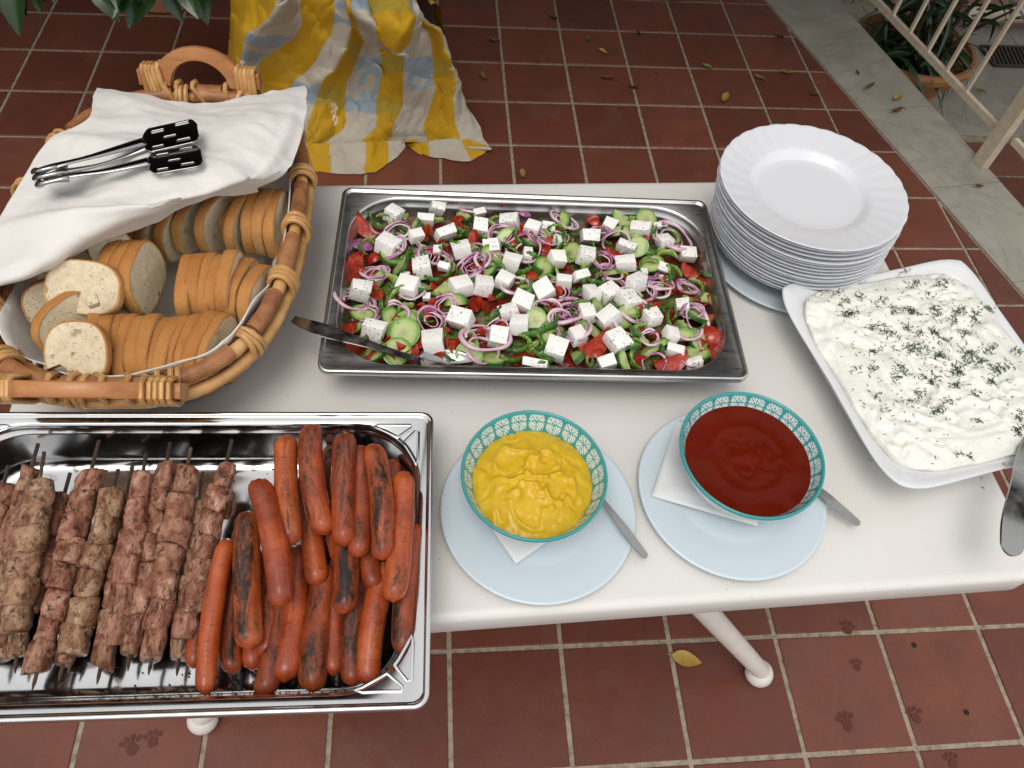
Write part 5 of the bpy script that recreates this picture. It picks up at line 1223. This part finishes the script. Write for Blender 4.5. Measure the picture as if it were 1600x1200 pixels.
for (x,y,m) in spots:
    for k in range(int(m*2.1)):
        px,py=c7(x+dr_.gauss(0,9+m*.20),y+dr_.gauss(0,6+m*.16)); strand(px,py,dr_.uniform(.002,.0065),dr_.uniform(0,6.28),dr_.uniform(.0,.0016))
for k in range(430):
    px,py=c7(dr_.gauss(560,190),dr_.gauss(400,170)); q=dI@at(px,py,DZ)
    if max(abs(q.x)/(Wd/2),abs(q.y)/(Hd/2))<.84: strand(px,py,dr_.uniform(.002,.006),dr_.uniform(0,6.28),dr_.uniform(0,.0008))
for (x,y) in ((543,88),(500,122),(212,157),(160,457),(370,803),(772,868),(770,900),(732,138),(322,130),(850,818)):
    for k in range(2): strand(*c7(x+k*3,y),.004,dr_.uniform(0,6),.0003)
tag(g.build('chopped_dill',MT['dill'],None,DC,(0,0,dyaw),sharp=0),kind='stuff')
# spoon in the tzatziki
ts=empty('serving_spoon',at(1585,780,.80)); tag(ts,'large steel spoon stuck in the tzatziki at the table edge','spoon')
spoon_handle([at(1640,650,.772),at(1603,705,.782),at(1594,760,.798),at(1586,820,.806),at(1578,868,.800)],[.016,.017,.022,.030,.021],.0032).world('handle',MT['cutlery'],ts,sharp=50)
a=at(1640,650,.772); g=G(); d=(at(1700,560,.765)-a); L=d.length; d.normalize(); s_=Vector((-d.y,d.x,0)).normalized()
def bwf(u,v): w=.026*math.sin(pi*min(1,.1+.9*v))**.6; x=u*2-1; return a+d*(L*v)+s_*(w*x)+Vector((0,0,-.01*(1-x*x)*math.sin(pi*v)**.7))
g.grid(bwf,10,14); o=g.world('bowl',MT['cutlery'],ts,sharp=0); m=o.modifiers.new('thickness','SOLIDIFY'); m.thickness=.0014

# ================================================================== STRIPED CANVAS ON THE TILES
def cc(x,y): return (340+x*.2875,y*.2875)
ROWS=[  # crop y, height, stripe boundaries
(-240,.50,(70,330,450,640,720,780,800,830,1000,1060,1068)),
(-60,.47,(72,330,450,640,720,780,800,830,1000,1060,1068)),
(70,.41,(72,300,450,632,720,785,830,900,1040,1098,1108)),
(180,.345,(68,180,440,620,720,800,870,1000,1120,1205,1216)),
(330,.255,(58,130,240,530,670,755,890,1010,1170,1262,1272)),
(450,.18,(80,135,240,410,570,700,880,1005,1170,1290,1318)),
(560,.115,(95,140,250,370,530,695,865,1010,1160,1275,1335)),
(690,.055,(130,200,300,400,480,690,860,950,1120,1300,1420)),
(770,.02,(160,240,330,420,490,592,780,945,1140,1318,1470)),
(800,.012,(160,240,330,420,490,592,780,945,1140,1320,1488))]
ctrl=[]
for yi,(y,z,bs) in enumerate(ROWS):
    row=[]
    for k,x in enumerate(bs):
        yy=y
        if y>=690: yy=y+(30 if k<5 else 0)*(1 if y<790 else 1)-(25 if k in(7,8) and y>760 else 0)+(14 if k==10 and y>=770 else 0)
        zz=z+(.022 if k%3==1 else -.012 if k%3==2 else 0)*min(1,z/.2)*(1 if 0<k<10 else 0)
        if k==0 or k==10: zz-=.05*min(1,z/.15)*(1 if y<700 else 0)
        zz=max(.006,zz); p=at(*cc(x,yy),zz); row.append(p)
    ctrl.append(row)
CF=patch(ctrl)
YEL=(.47,.27,.013); WHT=(.44,.40,.33); BLU=(.27,.345,.40); OLV=(.37,.265,.035)
def cloth_col(u,v,px,py):
    x,y=(px-340)/.2875,py/.2875; k=min(9,int(u*10)); white=(k%2==1)
    ink=False
    if k in (4,5,6,7,8) and 225+.06*(x-600)+(60 if k>4 else 0)<y<305+.06*(x-600)+(62 if k>4 else 0): ink=True
    if 430+.22*(x-380)<y<545+.16*(x-380) and k in (3,4) and x<700: ink=True
    if 525+.02*(x-690)<y<605+.02*(x-690) and k in (5,6): ink=True
    if k in (1,) and (195<y<260 or 285<y<340): ink=True
    if k in (3,) and y<150 and (y%90)<45: ink=True
    if k==5 and 380<y<530:
        q=math.hypot((x-825)/62,(y-455)/72); ink=ink or (.50<q<1.0 and not (x<800 and 455<y<490)) 
    if k==7 and 380<y<500:
        q=math.hypot((x-1100)/74,(y-440)/58); ink=ink or (.55<q<1.0 and not (x>1120 and 425<y<460))
    if not white and k==4 and 560<y<680 and abs(x-633-.1*(y-600))<16: return (.66,.60,.50) if (int(x/5)%2) else YEL
    return (BLU if white else OLV) if ink else (WHT if white else YEL)
def cloth_mesh(f,nu,nv,colf,extra=None):
    g=G(); C=[]; V=[]
    for j in range(nv):
        for i in range(nu):
            u,v=i/(nu-1),j/(nv-1); p=f(u,v); px,py=proj(p); C.append(colf(u,v,px,py))
            w=.012*fbm((p.x*7,p.y*7,p.z*7),1,3)+.042*(abs(fbm((p.x*8+p.z*7+2,p.y*6,p.z*5-p.x*6),1,2))-.25)+.016*(abs(fbm((p.x*20-p.z*14,p.y*12,p.z*8+p.x*9),1,2))-.2); 
            V.append(p+Vector((w*.3,-w*.5,w*min(1,p.z/.05))))
    g.add(V,[(j*nu+i,j*nu+i+1,(j+1)*nu+i+1,(j+1)*nu+i) for j in range(nv-1) for i in range(nu-1)]); g.c=C; return g
canvas=empty('striped_canvas',at(560,200,0)); tag(canvas,'crumpled yellow and white striped canvas with blue lettering standing on the tiles','canvas cover')
g=cloth_mesh(CF,300,260,cloth_col); o=g.world('front_panel',MT['canvas'],canvas,sharp=0,cols=g.c); m=o.modifiers.new('thickness','SOLIDIFY'); m.thickness=.002
# inner hem that shows below the front edge
def strip_cols(bounds):
    def f(u,v,px,py):
        x=(px-340)/.2875; n=sum(1 for b in bounds if x>b); return YEL if n%2==0 else WHT
    return f
c2=[[at(*cc(x,y-22),.030) for x,y in ((300,800),(500,800),(700,800),(860,792),(960,785),(1020,782))],[at(*cc(x,y),.012) for x,y in ((300,870),(490,870),(690,868),(830,862),(950,830),(1025,796))],[at(*cc(x,y),.004) for x,y in ((300,935),(490,940),(690,944),(815,945),(930,890),(1032,800))]]
g=cloth_mesh(patch(c2),80,24,strip_cols((612,800,930))); g.world('inner_hem',MT['canvas'],canvas,sharp=0,cols=g.c)
c2=[[at(*cc(x,y),.028) for x,y in ((1030,785),(1150,765),(1300,752),(1400,765),(1470,790))],[at(*cc(x,y),.010) for x,y in ((1032,790),(1140,815),(1270,830),(1390,830),(1482,800))],[at(*cc(x,y),.004) for x,y in ((1035,794),(1110,838),(1230,862),(1380,868),(1490,806))]]
def colb(u,v,px,py):
    x=(px-340)/.2875; return YEL if (x<1150 or x>1320+ (py/.2875-760)*.5) else WHT
g=cloth_mesh(patch(c2),70,20,colb); g.world('inner_hem',MT['canvas'],canvas,sharp=0,cols=g.c)
g=G(); g.tube([CF(i/120,1.0)+Vector((0,0,.003)) for i in range(30,121)],.0045,6); g.world('hem_roll',MT['canvas'],canvas,sharp=0,cols=[YEL if (int(i/6/9.0*1.0)%2==0) else WHT for i in range(91*6)])
# flap folded over at the top
c2=[[at(*cc(x,y),.50) for x,y in ((650,-120),(760,-140),(860,-150),(960,-150),(1060,-130))],[at(*cc(x,y),.52) for x,y in ((690,-20),(760,-10),(870,-20),(980,-30),(1075,-20))],[at(*cc(x,y),.505) for x,y in ((700,60),(800,110),(920,120),(1030,120),(1100,60))],[at(*cc(x,y),.45) for x,y in ((740,140),(830,190),(920,240),(1000,250),(1100,150))],[at(*cc(x,y),.41) for x,y in ((770,190),(850,240),(950,290),(1030,310),(1098,200))]]
def colp(u,v,px,py):
    x,y=(px-340)/.2875,py/.2875; 
    if v>.78: return YEL if u<.10 else WHT
    if u<.10: return YEL
    if u<.36: return BLU if y<70 else WHT
    if u<.86: return OLV if y<75 else YEL
    return WHT if y>70 or u>.93 else BLU
g=cloth_mesh(patch(c2),110,110,colp); o=g.world('folded_flap',MT['canvas'],canvas,sharp=0,cols=g.c); m=o.modifiers.new('thickness','SOLIDIFY'); m.thickness=.003
# unseen rear side that lets it stand
c2=[[ctrl[1][0],ctrl[1][5]+Vector((0,.1,.02)),ctrl[1][10]],[ctrl[3][0]+Vector((0,.25,-.1)),ctrl[3][5]+Vector((0,.45,-.1)),ctrl[3][10]+Vector((0,.25,-.1))],[ctrl[6][0]+Vector((.05,.3,-.10)),ctrl[6][5]+Vector((0,.6,-.10)),ctrl[6][10]+Vector((-.05,.3,-.10))]]
g=cloth_mesh(patch(c2),60,40,lambda u,v,px,py: YEL if int(u*9)%2==0 else WHT); g.world('rear_panel',MT['canvas'],canvas,sharp=0,cols=g.c)
print('objects',len(bpy.data.objects),'tiles',ntile)
